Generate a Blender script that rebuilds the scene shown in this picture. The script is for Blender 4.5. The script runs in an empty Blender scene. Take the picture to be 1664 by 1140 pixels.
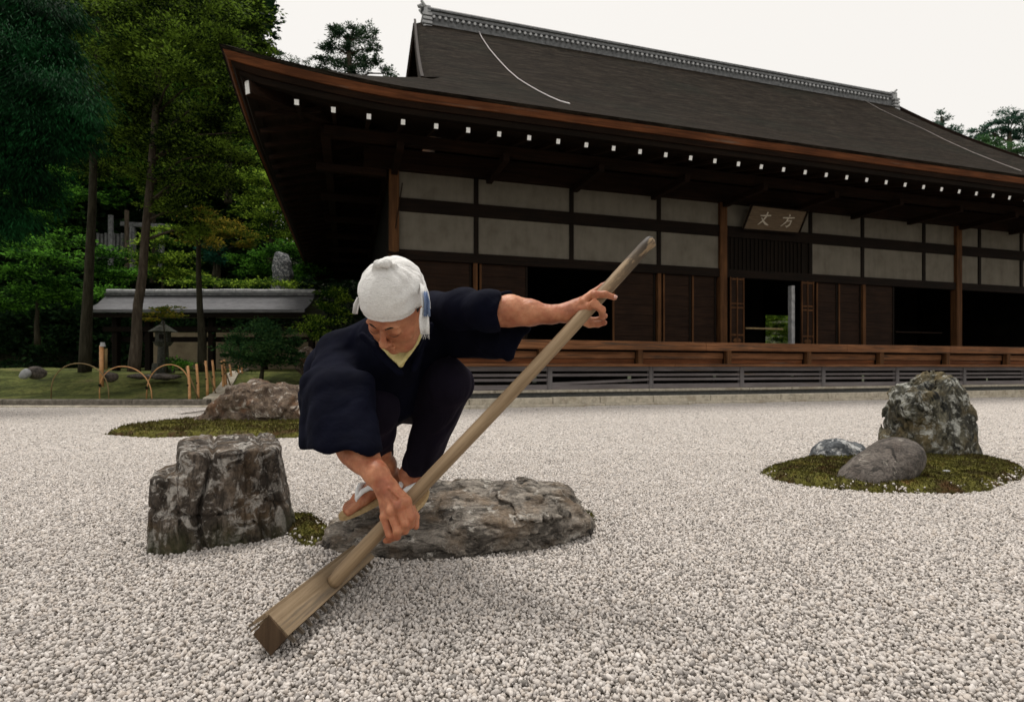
import bpy, math, random
import numpy as np
from mathutils import Vector, Matrix

# ------------------------------------------------------------------ camera, sky, sun, exposure
S = bpy.context.scene
EYE = 0.65                      # camera height above the gravel, metres
F = 900.0; CX = 832.0; HY = 598.0
cam_d = bpy.data.cameras.new('camera'); cam = bpy.data.objects.new('camera', cam_d)
S.collection.objects.link(cam); S.camera = cam
cam.location = (0, 0, EYE); cam.rotation_euler = (math.radians(90), 0, 0)
cam_d.sensor_width = 36; cam_d.lens = 36 * F / 1664; cam_d.shift_y = 28 / 1664
cam_d.clip_start = 0.05; cam_d.clip_end = 1500
cam_d.dof.use_dof = True; cam_d.dof.focus_distance = 1.75; cam_d.dof.aperture_fstop = 7.0

SUN_EL, SUN_AZ = math.radians(74), math.radians(-28)     # azimuth from +Y towards +X
W = bpy.data.worlds.new('World'); S.world = W; W.use_nodes = True
nt = W.node_tree; nt.nodes.clear()
sky = nt.nodes.new('ShaderNodeTexSky'); sky.sky_type = 'NISHITA'; sky.sun_disc = False
sky.sun_elevation = SUN_EL; sky.sun_rotation = SUN_AZ; sky.dust_density = 3.0
mixn = nt.nodes.new('ShaderNodeMix'); mixn.data_type = 'RGBA'
mixn.inputs[0].default_value = 0.9
nt.links.new(sky.outputs[0], mixn.inputs[6])
mixn.inputs[7].default_value = (9.9, 9.5, 8.9, 1)        # the closed, bright cloud layer
bg = nt.nodes.new('ShaderNodeBackground'); bg.inputs[1].default_value = 0.103
out = nt.nodes.new('ShaderNodeOutputWorld')
nt.links.new(mixn.outputs[2], bg.inputs[0]); nt.links.new(bg.outputs[0], out.inputs[0])

sd = bpy.data.lights.new('sun', 'SUN'); sd.energy = 2.7; sd.angle = math.radians(18)
sd.color = (1.0, 0.96, 0.90)
sun = bpy.data.objects.new('sun', sd); S.collection.objects.link(sun)
sdir = Vector((math.sin(SUN_AZ) * math.cos(SUN_EL), math.cos(SUN_AZ) * math.cos(SUN_EL), math.sin(SUN_EL)))
sun.rotation_euler = sdir.to_track_quat('Z', 'Y').to_euler(); sun.location = (0, 0, 30)

S.view_settings.view_transform = 'Standard'; S.view_settings.look = 'None'
S.view_settings.exposure = 0.0; S.view_settings.gamma = 1.0; S.view_settings.use_curve_mapping = False
S.render.engine = 'CYCLES'
S.cycles.use_denoising = True
S.cycles.max_bounces = 6; S.cycles.diffuse_bounces = 3; S.cycles.glossy_bounces = 2
S.cycles.transmission_bounces = 3; S.cycles.transparent_max_bounces = 6

# ------------------------------------------------------------------ helpers
rng = np.random.RandomState(11); random.seed(5)
COL = S.collection

def A(px, py, Y):
    """the point at distance Y (metres ahead of the camera) that the photograph shows at px, py"""
    return np.array([(px - CX) / F * Y, Y, EYE + (HY - py) / F * Y])

def mesh_np(name, V, Fc, mats=None, smooth=True, attrs=None):
    V = np.asarray(V, dtype=np.float32); me = bpy.data.meshes.new(name)
    if isinstance(Fc, np.ndarray):
        n, k = Fc.shape
        me.vertices.add(len(V)); me.vertices.foreach_set('co', V.ravel())
        me.loops.add(n * k); me.loops.foreach_set('vertex_index', Fc.astype(np.int32).ravel())
        me.polygons.add(n); me.polygons.foreach_set('loop_start', np.arange(0, n * k, k, dtype=np.int32))
        me.polygons.foreach_set('loop_total', np.full(n, k, dtype=np.int32))
        me.update(calc_edges=True); me.validate()
    else:
        me.from_pydata([tuple(map(float, v)) for v in V], [], [list(map(int, f)) for f in Fc]); me.update()
    if smooth:
        me.polygons.foreach_set('use_smooth', np.ones(len(me.polygons), dtype=bool))
    return me

def link(name, me, mat=None, parent=None, loc=None):
    o = bpy.data.objects.new(name, me); COL.objects.link(o)
    if mat is not None and me is not None and len(me.materials) == 0: me.materials.append(mat)
    if parent is not None: o.parent = parent
    if loc is not None: o.location = loc
    return o

def obj(name, V, Fc, mat, parent=None, smooth=True, loc=None):
    return link(name, mesh_np(name, V, Fc, smooth=smooth), mat, parent, loc)

def tag(o, label, cat, group=None, kind=None):
    if label: o['label'] = label
    if cat: o['category'] = cat
    if group: o['group'] = group
    if kind: o['kind'] = kind
    return o

def empty(name, loc=(0, 0, 0), rz=0.0):
    o = bpy.data.objects.new(name, None); COL.objects.link(o)
    o.location = tuple(map(float, loc)); o.rotation_euler = (0, 0, rz); return o

class MB:
    """collects simple shapes that become one mesh"""
    def __init__(s): s.V = []; s.F = []
    def add(s, V, Fc):
        b = len(s.V); s.V += [tuple(map(float, v)) for v in V]; s.F += [[i + b for i in f] for f in Fc]; return s
    def box(s, x0, x1, y0, y1, z0, z1):
        return s.add([(x0, y0, z0), (x1, y0, z0), (x1, y1, z0), (x0, y1, z0), (x0, y0, z1), (x1, y0, z1), (x1, y1, z1), (x0, y1, z1)],
                     [(0, 3, 2, 1), (4, 5, 6, 7), (0, 1, 5, 4), (1, 2, 6, 5), (2, 3, 7, 6), (3, 0, 4, 7)])
    def cbox(s, x0, x1, y0, y1, z0, z1, b):
        """box with its long edges chamfered"""
        L = [(x1 - x0), (y1 - y0), (z1 - z0)]; ax = int(np.argmax(L))
        lo = [x0, y0, z0]; hi = [x1, y1, z1]; o = [i for i in range(3) if i != ax]
        a0, a1 = lo[o[0]], hi[o[0]]; c0, c1 = lo[o[1]], hi[o[1]]
        ring = [(a0 + b, c0), (a1 - b, c0), (a1, c0 + b), (a1, c1 - b), (a1 - b, c1), (a0 + b, c1), (a0, c1 - b), (a0, c0 + b)]
        V = []
        for e in (lo[ax], hi[ax]):
            for (p, q) in ring:
                v = [0, 0, 0]; v[ax] = e; v[o[0]] = p; v[o[1]] = q; V.append(v)
        Fc = [tuple(reversed(range(8))), tuple(range(8, 16))] + [(i, (i + 1) % 8, 8 + (i + 1) % 8, 8 + i) for i in range(8)]
        if ax == 1: Fc = [tuple(reversed(f)) for f in Fc]
        return s.add(V, Fc)
    def beam(s, a, b, w, h, up=(0, 0, 1), w2=None, h2=None):
        a = np.array(a, float); b = np.array(b, float); d = b - a; d /= np.linalg.norm(d)
        up = np.array(up, float); sx = np.cross(d, up); sx /= np.linalg.norm(sx); sz = np.cross(sx, d)
        V = []
        for p, ww, hh in ((a, w, h), (b, w2 or w, h2 or h)):
            for i, j in ((-1, -1), (1, -1), (1, 1), (-1, 1)): V.append(p + sx * i * ww / 2 + sz * j * hh / 2)
        return s.add(V, [(3, 2, 1, 0), (4, 5, 6, 7), (0, 1, 5, 4), (1, 2, 6, 5), (2, 3, 7, 6), (3, 0, 4, 7)])
    def tube(s, pts, rad, n=8, cap=True):
        pts = [np.array(p, float) for p in pts]; m = len(pts)
        if not hasattr(rad, '__len__'): rad = [rad] * m
        V = []; ref = np.array([0.13, 0.27, 0.95])
        for i, p in enumerate(pts):
            d = pts[min(i + 1, m - 1)] - pts[max(i - 1, 0)]; d /= (np.linalg.norm(d) + 1e-9)
            a = np.cross(d, ref)
            if np.linalg.norm(a) < .2: a = np.cross(d, np.array([1, .1, 0]))
            a /= np.linalg.norm(a); c = np.cross(d, a)
            for k in range(n):
                t = 2 * math.pi * k / n; V.append(p + rad[i] * (a * math.cos(t) + c * math.sin(t)))
        Fc = [(i * n + k, i * n + (k + 1) % n, (i + 1) * n + (k + 1) % n, (i + 1) * n + k) for i in range(m - 1) for k in range(n)]
        if cap: Fc += [tuple(reversed(range(n))), tuple(range((m - 1) * n, m * n))]
        return s.add(V, Fc)
    def build(s, name, mat, parent=None, smooth=False, loc=None):
        return obj(name, s.V, s.F, mat, parent, smooth, loc)

# ---- noise
_R = np.random.RandomState(7).rand(64, 64, 64).astype(np.float32)
def vnoise(P):
    P = np.asarray(P, dtype=np.float32) + 1000.0
    i = np.floor(P).astype(np.int32); f = P - i; f = f * f * (3 - 2 * f); i &= 63; j = (i + 1) & 63
    x0, y0, z0 = i[..., 0], i[..., 1], i[..., 2]; x1, y1, z1 = j[..., 0], j[..., 1], j[..., 2]
    fx, fy, fz = f[..., 0], f[..., 1], f[..., 2]
    a = _R[x0, y0, z0] * (1 - fx) + _R[x1, y0, z0] * fx; b = _R[x0, y1, z0] * (1 - fx) + _R[x1, y1, z0] * fx
    c = _R[x0, y0, z1] * (1 - fx) + _R[x1, y0, z1] * fx; d = _R[x0, y1, z1] * (1 - fx) + _R[x1, y1, z1] * fx
    return ((a * (1 - fy) + b * fy) * (1 - fz) + (c * (1 - fy) + d * fy) * fz) * 2 - 1
def fbm(P, o=4, g=.5):
    r = 0; a = 1; n = 0
    for k in range(o):
        r = r + a * vnoise(P * (2.03 ** k) + 17.3 * k); n += a; a *= g
    return r / n
def ridged(P, o=4):
    r = 0; a = 1; n = 0
    for k in range(o):
        r = r + a * (1 - 2 * np.abs(vnoise(P * (2.1 ** k) + 9.1 * k))); n += a; a *= .5
    return r / n

# ---- distance fields and their meshing
def dot(a, b): return (a * b).sum(-1)
def rc(P, a, b, ra, rb=None):
    rb = ra if rb is None else rb
    a = np.asarray(a, np.float32); b = np.asarray(b, np.float32); ba = b - a
    pa = P - a; h = np.clip((pa @ ba) / max(float(ba @ ba), 1e-9), 0, 1)
    return np.linalg.norm(pa - h[..., None] * ba, axis=-1) - (ra + (rb - ra) * h)
def ell(P, c, r, M=None):
    p = P - np.asarray(c, np.float32)
    if M is not None: p = p @ np.asarray(M, np.float32)
    r = np.asarray(r, np.float32); k0 = np.linalg.norm(p / r, axis=-1); k1 = np.linalg.norm(p / (r * r), axis=-1)
    return k0 * (k0 - 1) / np.maximum(k1, 1e-6)
def sell(P, c, r, pw=3.0, rz=0.0, M=None):
    p = P - np.asarray(c, np.float32)
    if rz:
        cs, sn = math.cos(rz), math.sin(rz); p = np.stack([p[..., 0] * cs + p[..., 1] * sn, -p[..., 0] * sn + p[..., 1] * cs, p[..., 2]], -1)
    if M is not None: p = p @ np.asarray(M, np.float32)
    r = np.asarray(r, np.float32)
    k = (np.abs(p / r) ** pw).sum(-1) ** (1 / pw)
    return (k - 1) * float(r.min())
def tri(P, a, b, c, r):
    a, b, c = [np.asarray(x, np.float32) for x in (a, b, c)]
    n = np.cross(b - a, a - c); nn = n / np.linalg.norm(n)
    def seg(p0, p1):
        e = p1 - p0; w = P - p0; h = np.clip((w @ e) / (e @ e), 0, 1); return np.linalg.norm(w - h[..., None] * e, axis=-1)
    ins = (np.sign((P - a) @ np.cross(b - a, n)) + np.sign((P - b) @ np.cross(c - b, n)) + np.sign((P - c) @ np.cross(a - c, n)))
    d = np.minimum(np.minimum(seg(a, b), seg(b, c)), seg(c, a))
    pl = np.abs((P - a) @ nn)
    return np.where(np.abs(ins) > 2.5, pl, d) - r
def smin(a, b, k):
    h = np.clip(.5 + .5 * (b - a) / k, 0, 1); return b * (1 - h) + a * h - k * h * (1 - h)
def smax(a, b, k): return -smin(-a, -b, k)
def U(k, *ds):
    r = ds[0]
    for d in ds[1:]: r = smin(r, d, k)
    return r

def snet(f, lo, hi, h):
    lo = np.array(lo, float); hi = np.array(hi, float); n = np.ceil((hi - lo) / h).astype(int) + 1
    ax = [lo[i] + h * np.arange(n[i]) for i in range(3)]
    G = np.stack(np.meshgrid(*ax, indexing='ij'), -1).astype(np.float32)
    v = f(G.reshape(-1, 3)).reshape(n).astype(np.float32)
    v[0] = np.maximum(v[0], h); v[-1] = np.maximum(v[-1], h); v[:, 0] = np.maximum(v[:, 0], h); v[:, -1] = np.maximum(v[:, -1], h)
    v[:, :, 0] = np.maximum(v[:, :, 0], h); v[:, :, -1] = np.maximum(v[:, :, -1], h)
    ins = v < 0
    c = n - 1
    corner = [(i, j, k) for i in (0, 1) for j in (0, 1) for k in (0, 1)]
    cnt = np.zeros(c, int)
    for (i, j, k) in corner: cnt += ins[i:i + c[0], j:j + c[1], k:k + c[2]]
    act = (cnt > 0) & (cnt < 8); idx = -np.ones(c, int); cells = np.argwhere(act); idx[act] = np.arange(len(cells))
    acc = np.zeros((len(cells), 3)); num = np.zeros(len(cells))
    for p in range(8):
        for q in range(p + 1, 8):
            a, b = np.array(corner[p]), np.array(corner[q])
            if np.abs(a - b).sum() != 1: continue
            ia = cells + a; ib = cells + b
            va = v[ia[:, 0], ia[:, 1], ia[:, 2]]; vb = v[ib[:, 0], ib[:, 1], ib[:, 2]]
            m = (va < 0) != (vb < 0); t = np.where(m, va / np.where(m, va - vb, 1), 0)
            acc += np.where(m[:, None], a + t[:, None] * (b - a), 0); num += m
    V = lo + h * (cells + acc / num[:, None])
    Q = []
    for axn in range(3):
        sl0 = [slice(None)] * 3; sl1 = [slice(None)] * 3; sl0[axn] = slice(0, -1); sl1[axn] = slice(1, None)
        a = ins[tuple(sl0)]; b = ins[tuple(sl1)]; e = np.argwhere(a != b)
        o1, o2 = [i for i in range(3) if i != axn]
        ok = (e[:, o1] > 0) & (e[:, o2] > 0) & (e[:, o1] < c[o1]) & (e[:, o2] < c[o2]); e = e[ok]
        inside_first = a[e[:, 0], e[:, 1], e[:, 2]]
        def at(d1, d2):
            q = e.copy(); q[:, o1] += d1; q[:, o2] += d2; return idx[q[:, 0], q[:, 1], q[:, 2]]
        quad = np.stack([at(-1, -1), at(0, -1), at(0, 0), at(-1, 0)], 1)
        flip = inside_first if axn != 1 else ~inside_first
        quad = np.where(flip[:, None], quad, quad[:, ::-1]); Q.append(quad)
    return V, np.concatenate(Q)

# ------------------------------------------------------------------ materials
class NB:
    def __init__(s, name):
        s.m = bpy.data.materials.new(name); s.m.use_nodes = True; s.t = s.m.node_tree; s.t.nodes.clear()
        s.out = s.n('ShaderNodeOutputMaterial'); s.b = s.n('ShaderNodeBsdfPrincipled'); s.l(s.b.outputs[0], s.out.inputs[0])
        s.co = s.n('ShaderNodeTexCoord')
    def n(s, k, **kw):
        x = s.t.nodes.new(k)
        for a, b in kw.items(): setattr(x, a, b)
        return x
    def l(s, a, b): s.t.links.new(a, b)
    def map(s, sc=(1, 1, 1), rot=(0, 0, 0), kind='Object', loc=(0, 0, 0)):
        m = s.n('ShaderNodeMapping'); m.inputs['Scale'].default_value = sc; m.inputs['Rotation'].default_value = rot
        m.inputs['Location'].default_value = loc
        s.l(s.co.outputs[kind], m.inputs[0]); return m.outputs[0]
    def noise(s, v, scale=5, detail=5, rough=.55, dist=0.0):
        x = s.n('ShaderNodeTexNoise'); x.inputs['Scale'].default_value = scale; x.inputs['Detail'].default_value = detail
        x.inputs['Roughness'].default_value = rough; x.inputs['Distortion'].default_value = dist; s.l(v, x.inputs['Vector']); return x.outputs['Fac']
    def vor(s, v, scale=5, feature='F1', rnd=1.0):
        x = s.n('ShaderNodeTexVoronoi'); x.feature = feature; x.inputs['Scale'].default_value = scale; s.l(v, x.inputs['Vector'])
        x.inputs['Randomness'].default_value = rnd; return x
    def ramp(s, f, stops, interp='LINEAR'):
        r = s.n('ShaderNodeValToRGB'); r.color_ramp.interpolation = interp; e = r.color_ramp.elements
        while len(e) < len(stops): e.new(.5)
        for i, (p, c) in enumerate(stops):
            e[i].position = p; e[i].color = (*c, 1) if len(c) == 3 else c
        s.l(f, r.inputs[0]); return r.outputs[0]
    def mix(s, f, a, b, mode='MIX'):
        m = s.n('ShaderNodeMix', data_type='RGBA', blend_type=mode)
        for sock, val in ((m.inputs[0], f), (m.inputs[6], a), (m.inputs[7], b)):
            if isinstance(val, (int, float)): sock.default_value = val
            elif isinstance(val, (tuple, list)): sock.default_value = (*val, 1) if len(val) == 3 else val
            else: s.l(val, sock)
        return m.outputs[2]
    def math(s, op, a, b=0.0, clamp=False):
        m = s.n('ShaderNodeMath', operation=op); m.use_clamp = clamp
        for sock, val in ((m.inputs[0], a), (m.inputs[1], b)):
            if isinstance(val, (int, float)): sock.default_value = val
            else: s.l(val, sock)
        return m.outputs[0]
    def bump(s, h, strength=.5, dist=.01, prev=None):
        x = s.n('ShaderNodeBump'); x.inputs['Strength'].default_value = strength; x.inputs['Distance'].default_value = dist
        s.l(h, x.inputs['Height'])
        if prev is not None: s.l(prev, x.inputs['Normal'])
        return x.outputs[0]
    def fin(s, col, rough=.8, normal=None, spec=.3, **kw):
        if isinstance(col, (tuple, list)): s.b.inputs['Base Color'].default_value = (*col, 1)
        else: s.l(col, s.b.inputs['Base Color'])
        if isinstance(rough, (int, float)): s.b.inputs['Roughness'].default_value = rough
        else: s.l(rough, s.b.inputs['Roughness'])
        s.b.inputs['Specular IOR Level'].default_value = spec
        if normal is not None: s.l(normal, s.b.inputs['Normal'])
        for k, v in kw.items(): s.b.inputs[k.replace('_', ' ')].default_value = v
        return s.m

def wood(name, dark, light, axis='x', scale=1.0, rough=.75, wear=None, bump=.35, wearamt=.62):
    b = NB(name); k = {'x': (1.2, 26, 26), 'y': (26, 1.2, 26), 'z': (26, 26, 1.2)}[axis]
    v = b.map(tuple(q * scale for q in k))
    g = b.noise(v, 1.0, 6, .65, .4); big = b.noise(b.map((1.1, 1.1, 1.1)), 1.3 * scale, 3, .5)
    c = b.ramp(g, [(.28, dark), (.72, light)])
    c = b.mix(b.ramp(big, [(.35, (0, 0, 0)), (.7, (1, 1, 1))]), c, b.mix(.55, c, dark), 'MIX')
    if wear is not None:
        wm = b.noise(v, .6, 5, .7); c = b.mix(b.ramp(wm, [(wearamt - .06, (0, 0, 0)), (wearamt + .06, (1, 1, 1))]), c, wear)
    return b.fin(c, rough, b.bump(g, bump, .004), .10)

def leafmat(name, c1, c2, trans=.35):
    """c1 green with shade, c2 with highlights painted in; varies slowly through the crown"""
    b = NB(name); g = b.n('ShaderNodeNewGeometry')
    n = b.noise(b.map((1, 1, 1)), .9, 4, .6); n2 = b.noise(b.map((1, 1, 2.2)), 3.2, 3, .6)
    f = b.math('ADD', b.math('MULTIPLY', g.outputs['Random Per Island'], .30), b.math('ADD', b.math('MULTIPLY', n, .75), b.math('MULTIPLY', n2, .55)))
    c = b.mix(b.ramp(f, [(.70, (0, 0, 0)), (.82, (.28, .28, .28)), (.92, (1, 1, 1))]), c1, c2)  # noise-picked boughs carry the painted highlights, the rest the painted shade
    b.fin(c, .7, None, .05)
    t = b.n('ShaderNodeBsdfTranslucent'); b.l(c, t.inputs[0]); m = b.n('ShaderNodeMixShader'); m.inputs[0].default_value = trans
    b.l(b.b.outputs[0], m.inputs[1]); b.l(t.outputs[0], m.inputs[2]); b.l(m.outputs[0], b.out.inputs[0])
    return b.m

def rockmat(name, base, dark, pale, brown, scale=1.0, rotx=0.0, stretch=(1, 1, 1), moss=None, palecut=.6, darkcut=.5):
    b = NB(name); v = b.map(tuple(q * scale for q in stretch), (rotx, 0, 0)); vi = b.map((scale,) * 3)
    n1 = b.noise(v, 4.5, 8, .68, .5); n2 = b.noise(v, 11, 7, .7, .8); n3 = b.noise(vi, 7, 9, .75, .6); n4 = b.noise(vi, 45, 5, .75)
    c = b.ramp(n1, [(.3, dark), (.52, base), (.75, tuple(x * 1.35 for x in base))])
    c = b.mix(b.ramp(n2, [(darkcut - .02, (1, 1, 1)), (darkcut + .08, (0, 0, 0))]), c, b.mix(.7, c, dark))
    c = b.mix(b.ramp(b.noise(vi, 3.1, 5, .6), [(.5, (0, 0, 0)), (.66, (.7, .7, .7))]), c, brown)
    c = b.mix(b.ramp(n3, [(palecut - .03, (0, 0, 0)), (palecut + .035, (.9, .9, .9))]), c, pale)
    c = b.mix(b.ramp(b.noise(v, 7.5, 7, .7, 1.2), [(.36, (1, 1, 1)), (.46, (0, 0, 0))]), c, dark)
    c = b.mix(b.ramp(n4, [(.3, (.6, .6, .6)), (.75, (1.25, 1.25, 1.25))]), (0, 0, 0), c) if False else b.mix(.5, c, b.mix(1.0, c, b.ramp(n4, [(.36, (.2, .2, .2)), (.62, (1.5, 1.5, 1.5))]), 'MULTIPLY'))
    if moss is not None:
        g = b.n('ShaderNodeNewGeometry'); sx = b.n('ShaderNodeSeparateXYZ'); b.l(g.outputs['Position'], sx.inputs[0])
        lowm = b.math('SUBTRACT', 1.0, b.math('MULTIPLY', sx.outputs[2], 9.0), True)
        mm = b.math('MULTIPLY', lowm, b.ramp(n1, [(.4, (0, 0, 0)), (.6, (1, 1, 1))]))
        c = b.mix(mm, c, moss)
    nb = b.bump(n2, .9, .03); nb = b.bump(n4, .9, .006, nb)
    return b.fin(c, .85, nb, .25)

M = {}
M['wood_red'] = wood('reddish_cedar', (.075, .032, .014), (.33, .15, .07), 'x', wear=(.06, .042, .03), wearamt=.58)  # the wood's own red-brown with dark worn patches
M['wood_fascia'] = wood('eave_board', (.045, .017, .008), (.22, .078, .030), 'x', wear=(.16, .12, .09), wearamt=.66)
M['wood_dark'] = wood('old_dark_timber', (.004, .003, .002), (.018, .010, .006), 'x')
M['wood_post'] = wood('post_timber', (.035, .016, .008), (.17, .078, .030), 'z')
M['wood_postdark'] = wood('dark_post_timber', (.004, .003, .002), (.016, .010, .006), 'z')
M['wood_grey'] = wood('weathered_grey_timber', (.13, .115, .115), (.30, .27, .27), 'x', wear=(.20, .15, .11), wearamt=.66)
M['wood_greyz'] = wood('weathered_grey_post', (.12, .11, .11), (.27, .25, .25), 'z')
M['wood_door'] = wood('brown_door_board', (.008, .0045, .003), (.040, .020, .011), 'x', scale=1.5)
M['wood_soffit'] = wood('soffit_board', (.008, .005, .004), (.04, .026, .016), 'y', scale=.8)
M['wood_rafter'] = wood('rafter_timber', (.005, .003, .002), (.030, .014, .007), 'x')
M['wood_hill'] = wood('hill_timber', (.06, .05, .04), (.16, .14, .11), 'z')
b = NB('plaster'); n = b.noise(b.map(), 2.2, 5, .6); n2 = b.noise(b.map(), 60, 3, .6); n3 = b.noise(b.map((3, 3, .6)), 2, 4, .6)
c = b.mix(.5, b.ramp(n, [(.34, (.098, .086, .066)), (.5, (.145, .130, .104)), (.66, (.175, .158, .128))]), b.ramp(n3, [(.3, (.115, .103, .08)), (.6, (.165, .148, .118))]))
M['plaster'] = b.fin(c, .92, b.bump(n2, .3, .004), .1)
b = NB('white_paint_end'); M['white'] = b.fin(b.ramp(b.noise(b.map(), 30, 3), [(.3, (.8, .8, .78)), (.7, (.9, .9, .88))]), .6)
b = NB('shingle_roof'); v = b.map((1, 1, 1)); w = b.map((1.3, 13, 13)); nl = b.noise(w, 1, 5, .7); nb_ = b.noise(v, 1.2, 5, .6); nf = b.noise(b.map((5, 34, 34)), 1, 4, .7)
c = b.ramp(b.mix(.4, nl, nf), [(.40, (.005, .0038, .003)), (.5, (.017, .0128, .009)), (.62, (.062, .050, .038))])
c = b.mix(b.ramp(nb_, [(.4, (0, 0, 0)), (.7, (.4, .4, .4))]), c, (.022, .017, .012))
c = b.mix(b.ramp(b.noise(v, .35, 4, .6), [(.5, (0, 0, 0)), (.72, (.35, .35, .35))]), c, (.012, .018, .013))
M['shingle'] = b.fin(c, .95, b.bump(b.mix(.5, nl, nf), 1.0, .07), .04)
b = NB('grey_tile'); c = b.ramp(b.noise(b.map(), 9, 5, .6), [(.3, (.035, .036, .037)), (.7, (.19, .195, .2))]); M['tile'] = b.fin(c, .55, b.bump(b.noise(b.map(), 30, 4), .3, .01), .4)
b = NB('pale_tile'); c = b.ramp(b.noise(b.map(), 9, 5, .6), [(.3, (.25, .26, .27)), (.7, (.5, .5, .5))]); M['tilepale'] = b.fin(c, .6)
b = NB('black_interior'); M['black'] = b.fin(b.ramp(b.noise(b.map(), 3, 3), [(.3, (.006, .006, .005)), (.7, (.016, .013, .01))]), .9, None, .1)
b = NB('kerb_stone'); n = b.noise(b.map(), 14, 7, .7); c = b.ramp(n, [(.28, (.22, .195, .155)), (.5, (.48, .43, .345)), (.75, (.64, .58, .47))])
c = b.mix(b.ramp(b.noise(b.map(), 2.6, 6, .7), [(.5, (0, 0, 0)), (.64, (.7, .7, .7))]), c, (.30, .25, .18)); M['kerb'] = b.fin(c, .9, b.bump(n, .5, .01), .2)
b = NB('dark_kerb_stone'); n = b.noise(b.map(), 10, 7, .7); c = b.ramp(n, [(.28, (.05, .045, .035)), (.5, (.13, .115, .095)), (.78, (.3, .27, .23))]); M['kerbdark'] = b.fin(c, .9, b.bump(n, .5, .01), .2)
b = NB('gutter_stone'); n = b.noise(b.map(), 20, 7, .7); c = b.ramp(n, [(.28, (.04, .042, .04)), (.7, (.13, .13, .12))]); M['gutter'] = b.fin(c, .9, b.bump(n, .8, .02), .2)
b = NB('tan_wall'); n = b.noise(b.map(), 3, 7, .7); M['tanwall'] = b.fin(b.ramp(n, [(.28, (.13, .1, .065)), (.7, (.26, .21, .14))]), .95)
M['bark'] = None
b = NB('bark'); v = b.map((9, 9, 1.6)); n = b.noise(v, 2, 7, .7, .4); c = b.ramp(n, [(.3, (.028, .021, .015)), (.55, (.085, .068, .05)), (.78, (.17, .145, .115))]); M['bark'] = b.fin(c, .95, b.bump(n, .9, .03), .1)
b = NB('mossy_bark'); v = b.map((9, 9, 1.6)); n = b.noise(v, 2, 7, .7, .4); c = b.ramp(n, [(.3, (.015, .013, .009)), (.6, (.05, .045, .03)), (.78, (.1, .09, .065))]); M['bark2'] = b.fin(c, .95, b.bump(n, .9, .03), .1)
b = NB('bamboo_dry'); v = b.map((4, 4, 14)); n = b.noise(v, 2, 4, .6); c = b.ramp(n, [(.3, (.46, .22, .085)), (.7, (.68, .37, .16))]); M['bamboo'] = b.fin(c, .5, None, .4)
b = NB('bamboo_old'); n = b.noise(b.map(), 8, 4, .6); c = b.ramp(n, [(.3, (.12, .085, .04)), (.7, (.30, .21, .09))]); M['bamboo2'] = b.fin(c, .6, None, .3)
b = NB('metal_cable'); M['cable'] = b.fin(b.ramp(b.noise(b.map(), 8, 3), [(.3, (.5, .45, .45)), (.7, (.72, .68, .68))]), .5, None, .5)
b = NB('dull_cable'); M['cable2'] = b.fin(b.ramp(b.noise(b.map(), 8, 3), [(.3, (.15, .13, .12)), (.7, (.3, .27, .25))]), .6)
b = NB('old_gold_board'); n = b.noise(b.map((2, 20, 20)), 2, 6, .7, .5); M['sign'] = b.fin(b.ramp(n, [(.3, (.075, .052, .032)), (.7, (.17, .125, .08))]), .8, b.bump(n, .4, .006), .2)
b = NB('pale_lettering'); M['letter'] = b.fin(b.ramp(b.noise(b.map(), 20, 4), [(.3, (.42, .38, .3)), (.7, (.66, .6, .5))]), .8)
# ------------------------------------------------------------------ the ground
def GH(x, y):
    """height of the raked gravel"""
    p = np.stack([x * 1.3, y * 1.3, 0 * x], -1)
    z = .010 * fbm(p, 3) + .004 * fbm(p * 4.5 + 5, 2)
    z = z * (1 - .85 * np.clip((y - 3.2) / 1.0, 0, 1))
    z = z + .022 * np.exp(-(((x + .68) / .11) ** 2 + ((y - 1.93) / .07) ** 2))      # heap thrown up between the two rocks
    z = z + .012 * np.exp(-(((x + .50) / .18) ** 2 + ((y - 1.86) / .06) ** 2))
    return z
b = NB('gravel_bed')
v = b.map((1, 1, 1)); vo = b.vor(v, 95); n = b.noise(v, 1.2, 5, .6)
c = b.ramp(vo.outputs['Distance'], [(.0, (.66, .61, .57)), (.42, (.51, .47, .43)), (.68, (.17, .15, .125))])
c = b.mix(.3, c, b.mix(1.0, c, b.ramp(vo.outputs['Color'], [(.2, (.55, .55, .55)), (.8, (1.15, 1.12, 1.1))]), 'MULTIPLY'))
M['gravelbed'] = b.fin(c, .9, b.bump(b.math('SUBTRACT', 1.0, vo.outputs['Distance']), 1.0, .01), .2)
b = NB('gravel_grain'); oi = b.n('ShaderNodeObjectInfo'); g = b.n('ShaderNodeNewGeometry')
at_ = b.n('ShaderNodeAttribute'); at_.attribute_type = 'INSTANCER'; at_.attribute_name = 'shade'
rnd = b.math('FRACT', b.math('ADD', at_.outputs['Fac'], g.outputs['Random Per Island']))
c = b.ramp(rnd, [(.0, (.20, .185, .17)), (.10, (.40, .37, .35)), (.3, (.55, .512, .478)), (.6, (.67, .625, .588)), (.88, (.57, .51, .455)), (1.0, (.80, .76, .73))])
n = b.noise(b.map(), 160, 3, .6)
c = b.mix(.5, c, b.mix(1.0, c, b.ramp(n, [(.3, (.7, .68, .66)), (.7, (1.1, 1.1, 1.1))]), 'MULTIPLY'))
M['grain'] = b.fin(c, .85, b.bump(n, .5, .002), .25)
b = NB('earth'); n = b.noise(b.map(), .8, 6, .7); M['earth'] = b.fin(b.ramp(n, [(.3, (.012, .018, .006)), (.5, (.025, .032, .011)), (.72, (.05, .045, .022))]), .95)
b = NB('moss_lawn'); n = b.noise(b.map(), .9, 7, .7); n2 = b.noise(b.map((1, 1, 1)), 12, 6, .75)
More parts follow.
